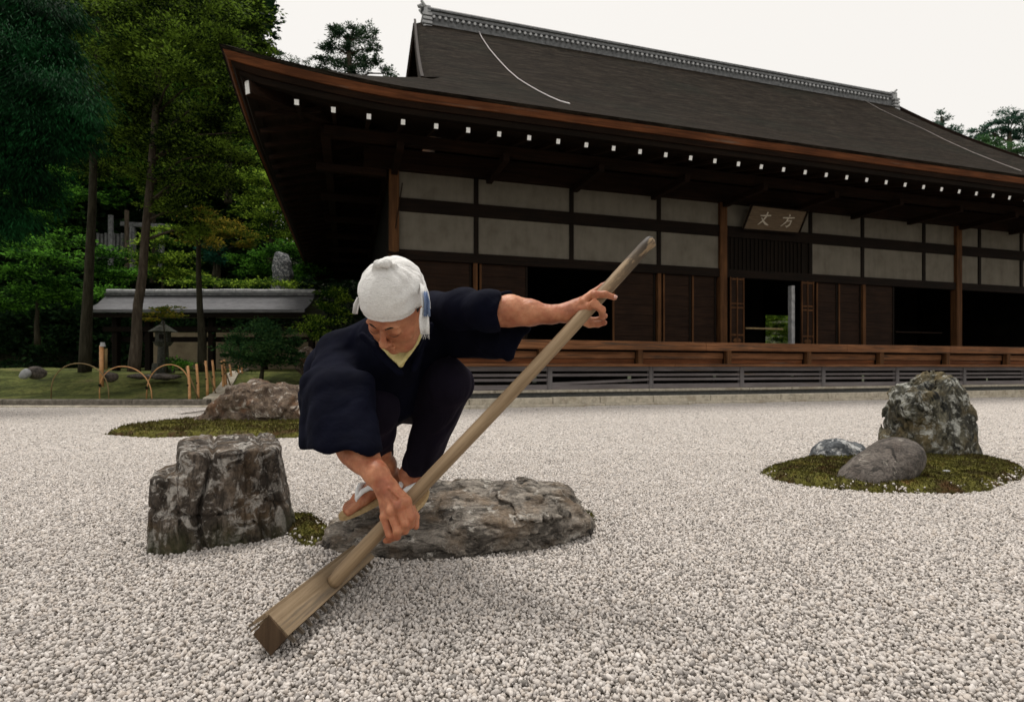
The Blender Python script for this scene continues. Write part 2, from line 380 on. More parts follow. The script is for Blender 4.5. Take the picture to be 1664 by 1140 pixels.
c = b.ramp(n, [(.34, (.030, .036, .012)), (.47, (.075, .090, .024)), (.58, (.14, .15, .045)), (.68, (.15, .125, .06))])
c = b.mix(.75, c, b.mix(1.0, c, b.ramp(n2, [(.36, (.25, .25, .25)), (.62, (1.4, 1.4, 1.4))]), 'MULTIPLY'))
M['lawn'] = b.fin(c, .95, b.bump(n2, 1, .03), .1)

def grid(x0, x1, y0, y1, nx, ny, fz):
    xs = np.linspace(x0, x1, nx); ys = np.linspace(y0, y1, ny); X, Y = np.meshgrid(xs, ys, indexing='ij'); Z = fz(X, Y)
    V = np.stack([X, Y, Z], -1).reshape(-1, 3); i = np.arange(nx - 1)[:, None] * ny + np.arange(ny - 1)[None]; i = i.ravel()
    return V, np.stack([i, i + ny, i + ny + 1, i + 1], 1)

V, Q = grid(-400, 400, -60, 700, 9, 9, lambda x, y: 0 * x - .06)
tag(obj('ground', V, Q, M['earth']), 'dark earth under and around the garden', None, kind='structure')
V, Q = grid(-9, 24, -1.5, 22, 330, 235, lambda x, y: GH(x, y) - .006 - .008 * (y > 4.2))
tag(obj('gravel_court', V, Q, M['gravelbed']), 'pale raked gravel court', None, kind='structure')

# ---- grains: loose real stones near the camera, patches of stones further out
def grain_mesh(seed, size=1.0):
    r = np.random.RandomState(seed)
    t = (1 + 5 ** .5) / 2
    V = np.array([(-1, t, 0), (1, t, 0), (-1, -t, 0), (1, -t, 0), (0, -1, t), (0, 1, t), (0, -1, -t), (0, 1, -t), (t, 0, -1), (t, 0, 1), (-t, 0, -1), (-t, 0, 1)]) / 1.9
    Fc = np.array([(0, 11, 5), (0, 5, 1), (0, 1, 7), (0, 7, 10), (0, 10, 11), (1, 5, 9), (5, 11, 4), (11, 10, 2), (10, 7, 6), (7, 1, 8), (3, 9, 4), (3, 4, 2), (3, 2, 6), (3, 6, 8), (3, 8, 9), (4, 9, 5), (2, 4, 11), (6, 2, 10), (8, 6, 7), (9, 8, 1)])
    V = V * (1 + .28 * r.randn(12, 1)).clip(.6, 1.4) * np.array([1.15, .9, .72]) * (1 + .15 * r.randn(1, 3))
    return V * size, Fc
GM = [grain_mesh(40 + i) for i in range(7)]

def instancer(name, pts, rot, scl, idx, sources, mat, shade=None):
    me = bpy.data.meshes.new(name); me.vertices.add(len(pts)); me.vertices.foreach_set('co', np.asarray(pts, np.float32).ravel())
    a = me.attributes.new('rot', 'FLOAT_VECTOR', 'POINT'); a.data.foreach_set('vector', np.asarray(rot, np.float32).ravel())
    a = me.attributes.new('scl', 'FLOAT', 'POINT'); a.data.foreach_set('value', np.asarray(scl, np.float32).ravel())
    a = me.attributes.new('idx', 'INT', 'POINT'); a.data.foreach_set('value', np.asarray(idx, np.int32).ravel())
    a = me.attributes.new('shade', 'FLOAT', 'POINT'); a.data.foreach_set('value', np.asarray(shade if shade is not None else np.random.RandomState(3).rand(len(pts)), np.float32).ravel())
    o = link(name, me, mat)
    src = bpy.data.collections.new(name + '_sources')
    for i, sm in enumerate(sources):
        so = bpy.data.objects.new('%s_source_%02d' % (name, i), sm); sm.materials.append(mat) if len(sm.materials) == 0 else None
        src.objects.link(so)
    ng = bpy.data.node_groups.new(name + '_nodes', 'GeometryNodeTree')
    ng.interface.new_socket('Geometry', in_out='INPUT', socket_type='NodeSocketGeometry')
    ng.interface.new_socket('Geometry', in_out='OUTPUT', socket_type='NodeSocketGeometry')
    N = ng.nodes; gi = N.new('NodeGroupInput'); go = N.new('NodeGroupOutput')
    ci = N.new('GeometryNodeCollectionInfo'); ci.inputs['Collection'].default_value = src
    ci.inputs['Separate Children'].default_value = True; ci.inputs['Reset Children'].default_value = True
    ip = N.new('GeometryNodeInstanceOnPoints'); ip.inputs['Pick Instance'].default_value = True
    def na(nm, t):
        x = N.new('GeometryNodeInputNamedAttribute'); x.data_type = t; x.inputs['Name'].default_value = nm; return [q for q in x.outputs if q.enabled][0]
    L = ng.links
    L.new(gi.outputs[0], ip.inputs['Points']); L.new(ci.outputs[0], ip.inputs['Instance'])
    L.new(na('rot', 'FLOAT_VECTOR'), ip.inputs['Rotation']); L.new(na('scl', 'FLOAT'), ip.inputs['Scale']); L.new(na('idx', 'INT'), ip.inputs['Instance Index'])
    L.new(ip.outputs[0], go.inputs[0])
    md = o.modifiers.new('scatter', 'NODES'); md.node_group = ng
    return o

def in_view(x, y, z=0, mx=60, my=60):
    px = CX + F * x / y; py = HY - F * (z - EYE) / y
    return (px > -mx) & (px < 1664 + mx) & (py < 1140 + my)

NEAR = 4.3; st = .0080
gx = np.arange(-4.3, 4.3, st); gy = np.arange(.86, NEAR, st)
X, Y = np.meshgrid(gx, gy); X = X.ravel(); Y = Y.ravel()
X = X + rng.uniform(-.5, .5, X.shape) * st; Y = Y + rng.uniform(-.5, .5, Y.shape) * st
k = in_view(X, Y, 0, 90, 120) & (np.abs(X) < Y * 1.02 + .15); X = X[k]; Y = Y[k]
n = len(X); sc = .0051 * np.exp(.27 * rng.randn(n)).clip(.5, 1.9)
Z = GH(X, Y) + rng.uniform(-.004, .0035, n)
g1 = instancer('gravel', np.stack([X, Y, Z], -1), rng.uniform(0, 6.28, (n, 3)), sc, rng.randint(0, 7, n), [mesh_np('gravel_grain', v, f, smooth=False) for v, f in GM], M['grain'])
tag(g1, 'loose pale gravel stones in the foreground of the court', None, kind='stuff')

# patches for the middle distance
def patch_mesh(seed, size=.5, step=.0098):
    r = np.random.RandomState(seed); c = np.arange(0, size, step) - size / 2; px, py = np.meshgrid(c, c); px = px.ravel() + r.uniform(-.5, .5, px.size) * step; py = py.ravel() + r.uniform(-.5, .5, py.size) * step
    m = len(px); Vs = []; Fs = []; base = 0
    for g in range(7):
        sel = np.arange(m) % 7 == g; q = sel.sum(); v, f = GM[g]
        a = r.uniform(0, 6.28, (q, 1)); s = .0060 * np.exp(.28 * r.randn(q, 1)).clip(.5, 2)
        ca, sa = np.cos(a), np.sin(a); fl = np.where(r.rand(q, 1) < .5, 1, -1)
        vx = (v[None, :, 0] * ca - v[None, :, 1] * sa) * s + px[sel][:, None]; vy = (v[None, :, 0] * sa + v[None, :, 1] * ca) * s + py[sel][:, None]
        vz = v[None, :, 2] * s * fl + r.uniform(-.0035, .0035, (q, 1))
        Vs.append(np.stack([vx, vy, vz], -1).reshape(-1, 3)); Fs.append((f[None] + (np.arange(q) * 12)[:, None, None]).reshape(-1, 3) + base); base += q * 12
    return mesh_np('gravel_patch', np.concatenate(Vs), np.concatenate(Fs), smooth=False)
pm_ = [patch_mesh(300 + i) for i in range(4)]
pts = []
for i in range(-22, 44):
    for j in range(0, 40):
        x, y = i * .5, NEAR + .2 + j * .5
        if y > 20: continue
        if in_view(np.array(x), np.array(y), 0, 150, 50): pts.append((x, y))
pts = np.array(pts); 
# keep the court only: in front of the hall's gutter and of the garden kerb
def court(x, y):
    v = (x * .2847 - y * .9586) + 11.549
    s = (x + 2.417) * .9586 + (y - 11.33) * .2847
    return ((v > 2.85) & (s > -3)) | ((s <= -3) & (y < 9.05))
pts = pts[court(pts[:, 0], pts[:, 1])]
n = len(pts); Z = GH(pts[:, 0], pts[:, 1]) + .001
g2 = instancer('gravel', np.stack([pts[:, 0], pts[:, 1], Z], -1), np.stack([0 * Z, 0 * Z, rng.randint(0, 4, n) * math.pi / 2], -1), np.ones(n), rng.randint(0, 4, n), pm_, M['grain'])
tag(g2, 'finer looking pale gravel spread towards the temple hall', None, kind='stuff')

# ------------------------------------------------------------------ the temple hall
TH = math.atan2(3028, F); su, cu = math.sin(TH), math.cos(TH)
Uv = np.array([su, cu]); Nv = np.array([cu, -su])
C0 = np.array([(640 - CX) / F * 11.33, 11.33]); NC = float(Nv @ C0)
hall = empty('temple_hall', (C0[0], C0[1], 0), math.pi / 2 - TH)
tag(hall, 'long dark timber temple hall with white plaster panels and a huge shingled roof', 'temple')
def hs(px, v):
    xp = (px - CX) / F; Yh = (NC + v) / (Nv[0] * xp + Nv[1]); P = np.array([xp * Yh, Yh]); return float(Uv @ (P - C0)), Yh
def hz(px, py, v):
    s, Yh = hs(px, v); return s, EYE + (HY - py) / F * Yh
SB = 7.88; SL = 3 * SB                # bay and length
def hbox(name, s0, s1, v0, v1, z0, z1, mat, ch=0.0, parent=None):
    m = MB()
    if ch: m.cbox(s0, s1, -v1, -v0, z0, z1, ch)
    else: m.box(s0, s1, -v1, -v0, z0, z1)
    return m.build(name, mat, parent or hall)
ZF = EYE + .52                        # veranda floor
# posts
for i in range(4):
    hbox('post', i * SB - .10, i * SB + .10, -.10, .10, .2, 4.74, M['wood_post'], .015)
# plaster panels and their timbers
Zt, Zm1, Zm0, Zb = EYE + 4.03, EYE + 3.49, EYE + 3.22, EYE + 2.43
mull = [1.72, 3.91, 6.13, 10.57, 12.3, 14.5, 16.66, 18.4, 20.4, 22.0]
edges = sorted([0, SB, 2 * SB, SL] + mull)
for m_ in mull:
    hbox('mullion', m_ - .05, m_ + .05, -.06, .03, Zb - .02, Zt, M['wood_postdark'])
for i in range(3):
    hbox('tie_beam', i * SB + .1, (i + 1) * SB - .1, -.05, .045, Zm0, Zm1, M['wood_dark'])
    hbox('lintel', i * SB + .1, (i + 1) * SB - .1, -.07, .06, Zb - .2, Zb, M['wood_dark'])
doorspan = (hs(1182, 0)[0], hs(1312, 0)[0])
for a, b_ in zip(edges[:-1], edges[1:]):
    h0 = .10 if a in (0, SB, 2 * SB) else .05; h1 = .10 if b_ in (SB, 2 * SB, SL) else .05
    hbox('plaster_panel', a + h0, b_ - h1, -.03, 0, Zm1, Zt, M['plaster'])
    if not (a == SB and b_ == 10.57):
        hbox('plaster_panel', a + h0, b_ - h1, -.03, 0, Zb, Zm0, M['plaster'])
    else:
        hbox('transom_panel', a + h0, b_ - h1, -.04, -.01, Zb, Zm0, M['wood_postdark'])
        for q in np.arange(a + .25, b_ - .2, .12): hbox('transom_bar', q, q + .03, -.01, .02, Zb, Zm0, M['wood_postdark'])
# wall plate beam
hbox('wall_plate', -.6, SL + .6, -.12, .13, Zt, Zt + .42, M['wood_rafter'])
hbox('wall_plate', -.14, .12, -14.4, -.13, Zt, Zt + .42, M['wood_rafter'])
# lower wall: door leaves, openings
def px_panel(p0, p1, v=-.02, name='door_panel', mat='wood_door', z0=ZF, z1=Zb - .2):
    s0 = hs(p0, v)[0]; s1 = hs(p1, v)[0]; n_ = max(1, int(round((z1 - z0) / .24)))
    d = hbox(name, s0, s1, v - .03, v, z0, z1, M[mat])
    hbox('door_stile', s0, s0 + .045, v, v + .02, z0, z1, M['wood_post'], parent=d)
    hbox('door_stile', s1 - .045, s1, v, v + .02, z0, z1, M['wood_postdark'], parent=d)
    for i in range(1, n_):
        zz = z0 + (z1 - z0) * i / n_; hbox('door_rail', s0 + .045, s1 - .045, v, v + .012, zz - .012, zz + .012, M[mat], parent=d)
    return d
for p0, p1 in ((655, 766), (779, 857), (995, 1064), (1077, 1122), (1124, 1163), (1326, 1360), (1362, 1398), (1404, 1452)):
    px_panel(p0, p1)
for p_ in (772, 1070, 1402):
    s_ = hs(p_, 0)[0]; hbox('side_post', s_ - .045, s_ + .045, -.06, .05, ZF, Zb - .2, M['wood_post'])
# folding doors beside the entrance, with framed panels
for p0, p1 in ((1186, 1209), (1302, 1322)):
    s0, s1 = hs(p0, .05)[0], hs(p1, .05)[0]; d = hbox('folding_door', s0, s1, .01, .05, ZF, Zb - .2, M['wood_door'])
    for q in (s0, (s0 + s1) / 2 - .015, s1 - .03): hbox('door_stile', q, q + .03, .05, .07, ZF, Zb - .2, M['wood_post'], parent=d)
    for zz in (ZF, ZF + .28, ZF + .95, ZF + 1.05, Zb - .26): hbox('door_rail', s0 + .03, s1 - .03, .05, .066, zz, zz + .04, M['wood_post'], parent=d)
    V, Q = snet(lambda P: ell(P, ((s0 + s1) / 2, -.052, ZF + .16), (.12, .02, .07)), ((s0 + s1) / 2 - .15, -.08, ZF + .07), ((s0 + s1) / 2 + .15, -.02, ZF + .25), .012)
    obj('carved_panel', V, Q, M['wood_post'], d)
s_ = hs(1288, -.1)[0]; hbox('door_frame', s_ - .05, s_ + .05, -.2, -.08, ZF, Zb - .3, M['tilepale'])
s0, z0 = hz(1212, 533, .1); s1, _ = hz(1272, 533, .1); hbox('barrier_pole', s0, s1, .08, .12, z0 - .02, z0 + .02, M['bamboo2'])
s0, z0 = hz(1455, 539, -.3); s1, _ = hz(1530, 539, -.3); hbox('barrier_pole', s0, s1, -.32, -.28, z0 - .015, z0 + .015, M['wood_door'])
# interior shell: floor, back wall with one opening onto the rear garden, side walls, ceiling
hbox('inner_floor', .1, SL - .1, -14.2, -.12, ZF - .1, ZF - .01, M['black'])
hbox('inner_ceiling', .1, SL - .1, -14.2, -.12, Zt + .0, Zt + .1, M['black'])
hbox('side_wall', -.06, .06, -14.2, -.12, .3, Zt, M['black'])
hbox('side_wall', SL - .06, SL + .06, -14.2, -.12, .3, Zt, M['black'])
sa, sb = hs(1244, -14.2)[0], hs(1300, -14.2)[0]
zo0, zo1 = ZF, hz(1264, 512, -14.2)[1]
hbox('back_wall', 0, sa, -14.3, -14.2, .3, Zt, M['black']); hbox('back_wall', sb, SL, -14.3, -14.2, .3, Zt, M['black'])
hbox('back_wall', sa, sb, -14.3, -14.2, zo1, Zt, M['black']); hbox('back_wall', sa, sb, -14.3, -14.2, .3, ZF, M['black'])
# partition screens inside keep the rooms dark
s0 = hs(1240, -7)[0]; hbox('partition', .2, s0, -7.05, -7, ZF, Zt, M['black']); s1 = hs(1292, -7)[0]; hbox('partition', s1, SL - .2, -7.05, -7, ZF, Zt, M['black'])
# veranda
VE = 2.0
hbox('veranda_floor', -1.2, SL + 1.6, .1, VE - .12, ZF - .06, ZF - .005, M['wood_red'])
q = -1.3; ks = 0
while q < SL + 1.7:
    w = [3.1, 4.2, 3.6][ks % 3]; hbox('edge_beam', q, min(q + w - .008, SL + 1.75), VE - .12, VE, EYE + .35, ZF, M['wood_red'], .012); q += w; ks += 1
hbox('side_edge_beam', -1.3, -1.18, -14, VE - .125, EYE + .35, ZF, M['wood_red'])
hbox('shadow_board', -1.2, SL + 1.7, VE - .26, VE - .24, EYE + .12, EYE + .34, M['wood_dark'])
s0 = hs(881, VE)[0]; sp = (hs(1641, VE)[0] - s0) / 6
kk = np.arange(-4, 12); ss = [s0 + sp * i for i in kk if -1.25 < s0 + sp * i < SL + 1.8]
for s_ in ss:
    hbox('strut', s_ - .055, s_ + .055, VE - .13, VE - .015, EYE + .085, EYE + .35, M['wood_post'], .01)
for a, b_ in zip([-1.25] + ss, ss + [SL + 1.7]):
    a += .057; b_ -= .057
    if b_ - a < .1: continue
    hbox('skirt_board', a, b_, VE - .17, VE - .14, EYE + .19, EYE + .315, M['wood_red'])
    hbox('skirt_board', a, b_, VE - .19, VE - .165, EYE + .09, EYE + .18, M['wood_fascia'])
q = -1.3; ks = 0
while q < SL + 1.7:
    w = [3.7, 2.9, 4.4][ks % 3]; hbox('sill_beam', q, min(q + w - .006, SL + 1.75), VE - .13, VE - .01, EYE + .035, EYE + .085, M['wood_red']); q += w; ks += 1
# slatted screen below the veranda
VG = 1.75
def zz(py, px=880): return hz(px, py, VG)[1]
s0 = hs(889, VG)[0]; sp = (hs(1567, VG)[0] - s0) / 5.0 if False else (hs(1567, VG)[0] - hs(1058, VG)[0]) / 4
s0 = hs(1058, VG)[0]; gs = [s0 + sp * i for i in range(-6, 12) if -1.5 < s0 + sp * i < SL + 1.5]
for s_ in gs: hbox('screen_post', s_ - .045, s_ + .045, VG - .07, VG + .015, EYE - .40, EYE + .03, M['wood_greyz'])
ed = [-1.5] + gs + [SL + 1.5]; px_gap = hs(970, VG)[0]
for a, b_ in zip(ed[:-1], ed[1:]):
    a += .047; b_ -= .047
    if b_ - a < .1: continue
    broken = a < px_gap < b_
    hbox('screen_rail', a, b_, VG - .04, VG, EYE - .055, EYE + .03, M['wood_grey'])
    hbox('screen_rail', a, b_, VG - .04, VG, EYE - .40, EYE - .31, M['wood_grey'])
    hbox('slat', a, b_, VG - .03, VG - .005, EYE - .155, EYE - .105, M['wood_grey'])
    if broken:
        m = MB(); m.beam((a, -(VG - .012), EYE - .315 + .02), (b_, -(VG - .012), EYE - .225), .02, .05); o = m.build('slat', M['wood_grey'], hall); o['label'] = 'grey slat slipped down at its left end'
    else:
        hbox('slat', a, b_, VG - .03, VG - .005, EYE - .245, EYE - .195, M['wood_grey'])
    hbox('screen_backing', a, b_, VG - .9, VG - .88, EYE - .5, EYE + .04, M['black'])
# stone base course
q = -1.6; r_ = random.Random(4)
while q < SL + 1.5:
    w = r_.uniform(.9, 1.7); hbox('base_stone', q, min(q + w - .012, SL + 1.6), VG - .1, VG + .10 + r_.uniform(-.01, .01), EYE - .46, EYE - .405 , M['kerb'], .012); q += w
hbox('plinth', -1.55, SL + 1.5, VG - .12, VG + .05, .02, EYE - .462, M['gutter'])
# gutter with two kerbs
gut = empty('stone_kerb', (C0[0], C0[1], 0), math.pi / 2 - TH); tag(gut, 'pale stone kerb and rain gutter running along the foot of the temple hall', 'kerb')
m = MB(); m.box(-2.4, SL + 3, -2.5, -1.9, -.02, .05); m.build('gutter_bed', M['gutter'], gut)
q = -2.5
while q < SL + 3:
    w = r_.uniform(.85, 1.6); m = MB(); d_ = r_.uniform(-.006, .006)
    m.cbox(q, q + w - .014, -2.68, -2.5, -.03, .152 + d_, .014); m.build('kerb_stone', M['kerb'], gut); q += w
q = -2.6
while q < SL + 3:
    w = r_.uniform(1.6, 2.6); m = MB(); d_ = r_.uniform(-.004, .004)
    m.cbox(q, q + w - .016, -2.86 + d_, -2.69, -.03, .045 + d_, .012); m.build('kerb_stone', M['kerb'], gut); q += w

# ---- roof
EV = 2.69
def rise(r): return .50 * r + .0236 * r * r
Z0 = 5.09; DR = 7.2; RR = EV + DR; GF = 3.29
def lift(s):
    t = np.clip((0.0 - s) / EV, 0, 1) ** 1.5 + np.clip((s - SL) / EV, 0, 1) ** 1.5; return .245 * t
# front slope: rows by run, columns by s
rows = np.concatenate([np.linspace(0, GF, 18), np.linspace(GF, RR, 26)[1:]]); NCc = 90
def lb(r): return -EV + r if r <= GF else .6 + .6 * (r - GF) / (RR - GF)
def slope_pts(front=True):
    V = []
    for r in rows:
        l = lb(r); x = np.linspace(l, SL - l, NCc)
        z = Z0 + rise(r) + lift(x) * max(0, 1 - r / 3.0)
        if r > GF:                                                # the shingles curl down at the gable ends
            dd = np.minimum(x - l, SL - l - x); z = z - .16 * np.exp(-(dd / .25) ** 2)
        y = (-(EV - r)) if front else (2 * DR + (EV - r))
        V.append(np.stack([x, 0 * x + y, z], -1))
    return np.concatenate(V)
n_, m_ = len(rows), NCc
i = (np.arange(n_ - 1)[:, None] * m_ + np.arange(m_ - 1)[None]).ravel(); Qf = np.stack([i, i + 1, i + m_ + 1, i + m_], 1)
Vf = slope_pts(True); Vb = slope_pts(False)
Vall = [Vf, Vb]; Qall = [Qf, Qf[:, ::-1] + len(Vf)]; base = 2 * len(Vf)
# the two side slopes (hips) up to the gable foot
def side(left=True):
    V = []; rs = np.linspace(0, GF + .75, 22); L0 = 2 * DR
    for r in rs:
        y = np.linspace(-(EV - r), L0 + EV - r, 40)
        t = (np.clip((-y) / EV, 0, 1) ** 1.5 + np.clip((y - L0) / EV, 0, 1) ** 1.5) * .245 * max(0, 1 - r / 3)
        x = (-EV + r) if left else (SL + EV - r)
        V.append(np.stack([0 * y + x, y, Z0 + rise(r) + t], -1))
    return np.concatenate(V), 22, 40
for lf in (True, False):
    Vs, a, b_ = side(lf); i = (np.arange(a - 1)[:, None] * b_ + np.arange(b_ - 1)[None]).ravel(); Q = np.stack([i, i + 1, i + b_ + 1, i + b_], 1)
    if lf: Q = Q[:, ::-1]
    Vall.append(Vs); Qall.append(Q + base); base += len(Vs)
roof = obj('roof', np.concatenate(Vall), np.concatenate(Qall), M['shingle'], hall)
roof['label'] = 'dark brown shingled hip-and-gable roof'
# gable faces and barge boards
for sx, sg in ((1.55, -1), (SL - 1.55, 1)):
    zt = Z0 + rise(RR); zb_ = Z0 + rise(GF)
    m = MB(); m.add([(sx, -(EV - GF) + .6, zb_), (sx, 2 * DR + (EV - GF) - .6, zb_), (sx, DR, zt - .15)], [(0, 1, 2)]); m.build('gable_face', M['wood_post'], roof)
    for half in (0, 1):
        m = MB(); prev = None
        for r in np.linspace(GF + .1, RR, 14):
            y = -(EV - r) if half == 0 else 2 * DR + EV - r
            x = lb(r) + .06; x = x if sg < 0 else SL - x
            z = Z0 + rise(r) - .17; p = (x, y, z)
            if prev is not None: m.beam(prev, p, .07, .34, up=(0, 0, 1))
            prev = p
        m.build('barge_board', M['wood_rafter'], roof)
# eave edge: layered boards following the curve
def eave_path(side_, n=40):
    if side_ == 'front': return [np.array([s, -EV]) for s in np.linspace(-EV, SL + EV, n)]
    if side_ == 'left': return [np.array([-EV, y]) for y in np.linspace(-EV, 2 * DR + EV, n)]
    return [np.array([SL + EV, y]) for y in np.linspace(-EV, 2 * DR + EV, n)]
def lift2(p):
    s, y = p; v = -y
    a = lift(np.array(s)); b_ = .245 * (np.clip(v / EV, 0, 1) ** 1.5 + np.clip((y - 2 * DR) / EV, 0, 1) ** 1.5)
    return float(max(min(a, .245), 0)), float(b_)
def strip(name, side_, o_in0, o_in1, zt_, zb2, mat, seg=None, parent=None):
    P = eave_path(side_, 60); m = MB(); Vv = []
    for p in P:
        if side_ == 'front':
            lf_ = lift2(p)[0]
            def q(o): return (np.clip(p[0], -EV + o, SL + EV - o), -EV + o)
        elif side_ == 'left':
            lf_ = lift2(p)[1]
            def q(o): return (-EV + o, np.clip(p[1], -EV + o, 2 * DR + EV - o))
        else:
            lf_ = lift2(p)[1]
            def q(o): return (SL + EV - o, np.clip(p[1], -EV + o, 2 * DR + EV - o))
        a0 = q(o_in0); a1 = q(o_in1); c0 = q(o_in0 + .06)
        Vv += [(*a0, zt_ + lf_), (*a1, zb2 + lf_), (*q(o_in1 + .14), zb2 + lf_ + .01), (*q(o_in0 + .14), zt_ + lf_ + (.06 if o_in0 == 0 else 0) )]
    k = len(P); Fq = [(i * 4 + j, (i + 1) * 4 + j, (i + 1) * 4 + (j + 1) % 4, i * 4 + (j + 1) % 4) for i in range(k - 1) for j in range(4)]
    Fq += [(3, 2, 1, 0), tuple((k - 1) * 4 + j for j in range(4))]
    m.add(Vv, Fq); return m.build(name, mat, parent or hall)
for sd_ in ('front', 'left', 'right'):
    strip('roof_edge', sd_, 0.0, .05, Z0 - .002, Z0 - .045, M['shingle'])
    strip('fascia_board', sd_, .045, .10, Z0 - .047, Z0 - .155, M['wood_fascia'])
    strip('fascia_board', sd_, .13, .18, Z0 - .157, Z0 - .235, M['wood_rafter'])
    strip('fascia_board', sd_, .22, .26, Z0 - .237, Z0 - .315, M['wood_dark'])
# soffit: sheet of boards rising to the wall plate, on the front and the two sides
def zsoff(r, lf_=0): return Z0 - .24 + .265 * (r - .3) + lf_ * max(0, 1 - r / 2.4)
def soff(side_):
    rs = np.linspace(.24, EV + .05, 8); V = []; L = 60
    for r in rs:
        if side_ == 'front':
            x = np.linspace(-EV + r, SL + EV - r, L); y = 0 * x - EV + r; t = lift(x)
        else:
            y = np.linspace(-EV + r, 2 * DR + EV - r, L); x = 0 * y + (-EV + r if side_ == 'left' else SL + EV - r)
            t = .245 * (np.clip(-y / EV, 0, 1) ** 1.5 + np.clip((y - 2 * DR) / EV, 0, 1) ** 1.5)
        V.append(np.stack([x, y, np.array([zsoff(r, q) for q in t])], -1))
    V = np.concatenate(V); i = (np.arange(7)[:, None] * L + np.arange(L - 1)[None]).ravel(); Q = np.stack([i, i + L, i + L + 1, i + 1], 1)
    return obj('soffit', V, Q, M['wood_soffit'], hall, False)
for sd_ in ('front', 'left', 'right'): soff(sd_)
# rafters with white painted ends
sA = hs(655, 2.35)[0]; sB_ = hs(1640, 2.35)[0]; dsr = (sB_ - sA) / 26
def rafter(p0, p1, w=.064, h=.078, white=True):
    m = MB(); m.beam(p0, p1, w, h); o = m.build('rafter', M['wood_rafter'], hall)
    if white:
        d = np.array(p0) - np.array(p1); d /= np.linalg.norm(d)
        m = MB(); m.beam(np.array(p0) + d * .006, np.array(p0) + d * .0005, w + .003, h + .003); m.build('rafter_end', M['white'], o)
k = 0; srs = [sA + dsr * i for i in range(-4, 60) if -EV + .9 < sA + dsr * i < SL + EV - .9]
for s_ in srs:
    lf_ = float(lift(np.array(s_))); r1 = EV + .0
    if s_ < 0: r1 = min(r1, EV + s_ - .0 + .35)
    if s_ > SL: r1 = min(r1, EV - (s_ - SL) + .35)
    z0_ = 4.675 + lf_ * .85; z1_ = z0_ + .265 * (r1 - .34) - (lf_ * .85) * min(1, (r1 - .34) / 2.2)
    rafter((s_, -EV + .34, z0_), (s_, -EV + r1, z1_))
for side_ in (-1, 1):
    y = -EV + 1.0
    while y < 2 * DR + EV - .9:
        t = .245 * (max(0, min(1, -y / EV)) ** 1.5 + max(0, min(1, (y - 2 * DR) / EV)) ** 1.5)
        r1 = EV if 0 <= y <= 2 * DR else min(EV, EV - (-y if y < 0 else y - 2 * DR) + .35)
        x0 = -EV + .34; x1 = -EV + r1; z0_ = 4.675 + t * .85; z1_ = z0_ + .265 * (r1 - .34) - t * .85 * min(1, (r1 - .34) / 2.2)
        if side_ > 0: x0, x1 = SL - x0, SL - x1
        rafter((x0, y, z0_), (x1, y, z1_), white=side_ > 0); y += dsr
# corner hip rafters and an inner purlin carried on bracket arms
for sx in (-1, 1):
    def qx(a): return a if sx < 0 else SL - a
    m = MB(); p0 = (qx(-EV + .33), -EV + .33, 4.78 + .12); p1 = (qx(.1), .1, 5.28); m.beam(p0, p1, .16, .2); o = m.build('hip_rafter', M['wood_rafter'], hall)
    d = np.array(p0) - np.array(p1); d /= np.linalg.norm(d); m = MB(); m.beam(np.array(p0) + d * .012, np.array(p0) + d * .001, .085, .19); m.build('rafter_end', M['white'], o)
m = MB(); m.box(-1.3, SL + 1.3, -1.36, -1.2, 4.72, 4.9); m.build('purlin', M['wood_rafter'], hall)
m = MB(); m.box(-1.36, -1.2, -1.3, 2 * DR + 1.3, 4.70, 4.88); m.build('purlin', M['wood_rafter'], hall)
for s_ in [i * SB / 4 for i in range(0, 13)]:
    m = MB(); m.box(s_ - .06, s_ + .06, -1.5, -.13, 4.56, 4.70); m.build('bracket_arm', M['wood_rafter'], hall)
for y_ in [i * 1.97 for i in range(0, 8)]:
    m = MB(); m.box(-1.5, -.15, y_ - .06, y_ + .06, 4.54, 4.68); m.build('bracket_arm', M['wood_rafter'], hall)
# ridge of tiles 
R0, R1 = 1.56, SL - 1.56; zr = Z0 + rise(RR)
rid = hbox('ridge', R0 + .1, R1 - .1, -DR - .2, -DR + .2, zr - .25, zr + .12, M['tile'], parent=roof)
hbox('ridge_course', R0 + .1, R1 - .1, -DR - .26, -DR + .26, zr + .12, zr + .2, M['tile'], parent=roof)
hbox('ridge_course', R0 + .1, R1 - .1, -DR - .23, -DR + .23, zr + .28, zr + .34, M['tile'], parent=roof)
hbox('ridge_course', R0 + .1, R1 - .1, -DR - .19, -DR + .19, zr + .2, zr + .28, M['gutter'], parent=roof)
m = MB(); m.tube([(R0 - .1, DR, zr + .38), ((R0 + R1) / 2, DR, zr + .36), (R1 + .1, DR, zr + .38)], .12, 10); m.build('ridge_cap', M['tile'], roof)
cyl = MB(); cyl.tube([(0, 0, 0), (0, -.05, 0)], .052, 8); cme = mesh_np('round_tile_end', cyl.V, cyl.F, smooth=False); cme.materials.append(M['tilepale'])
x = R0 + .3
while x < R1 - .3:
    link('round_tile_end', cme, parent=roof, loc=(x, DR - .24, zr + .04 + .0 * x)); x += .2
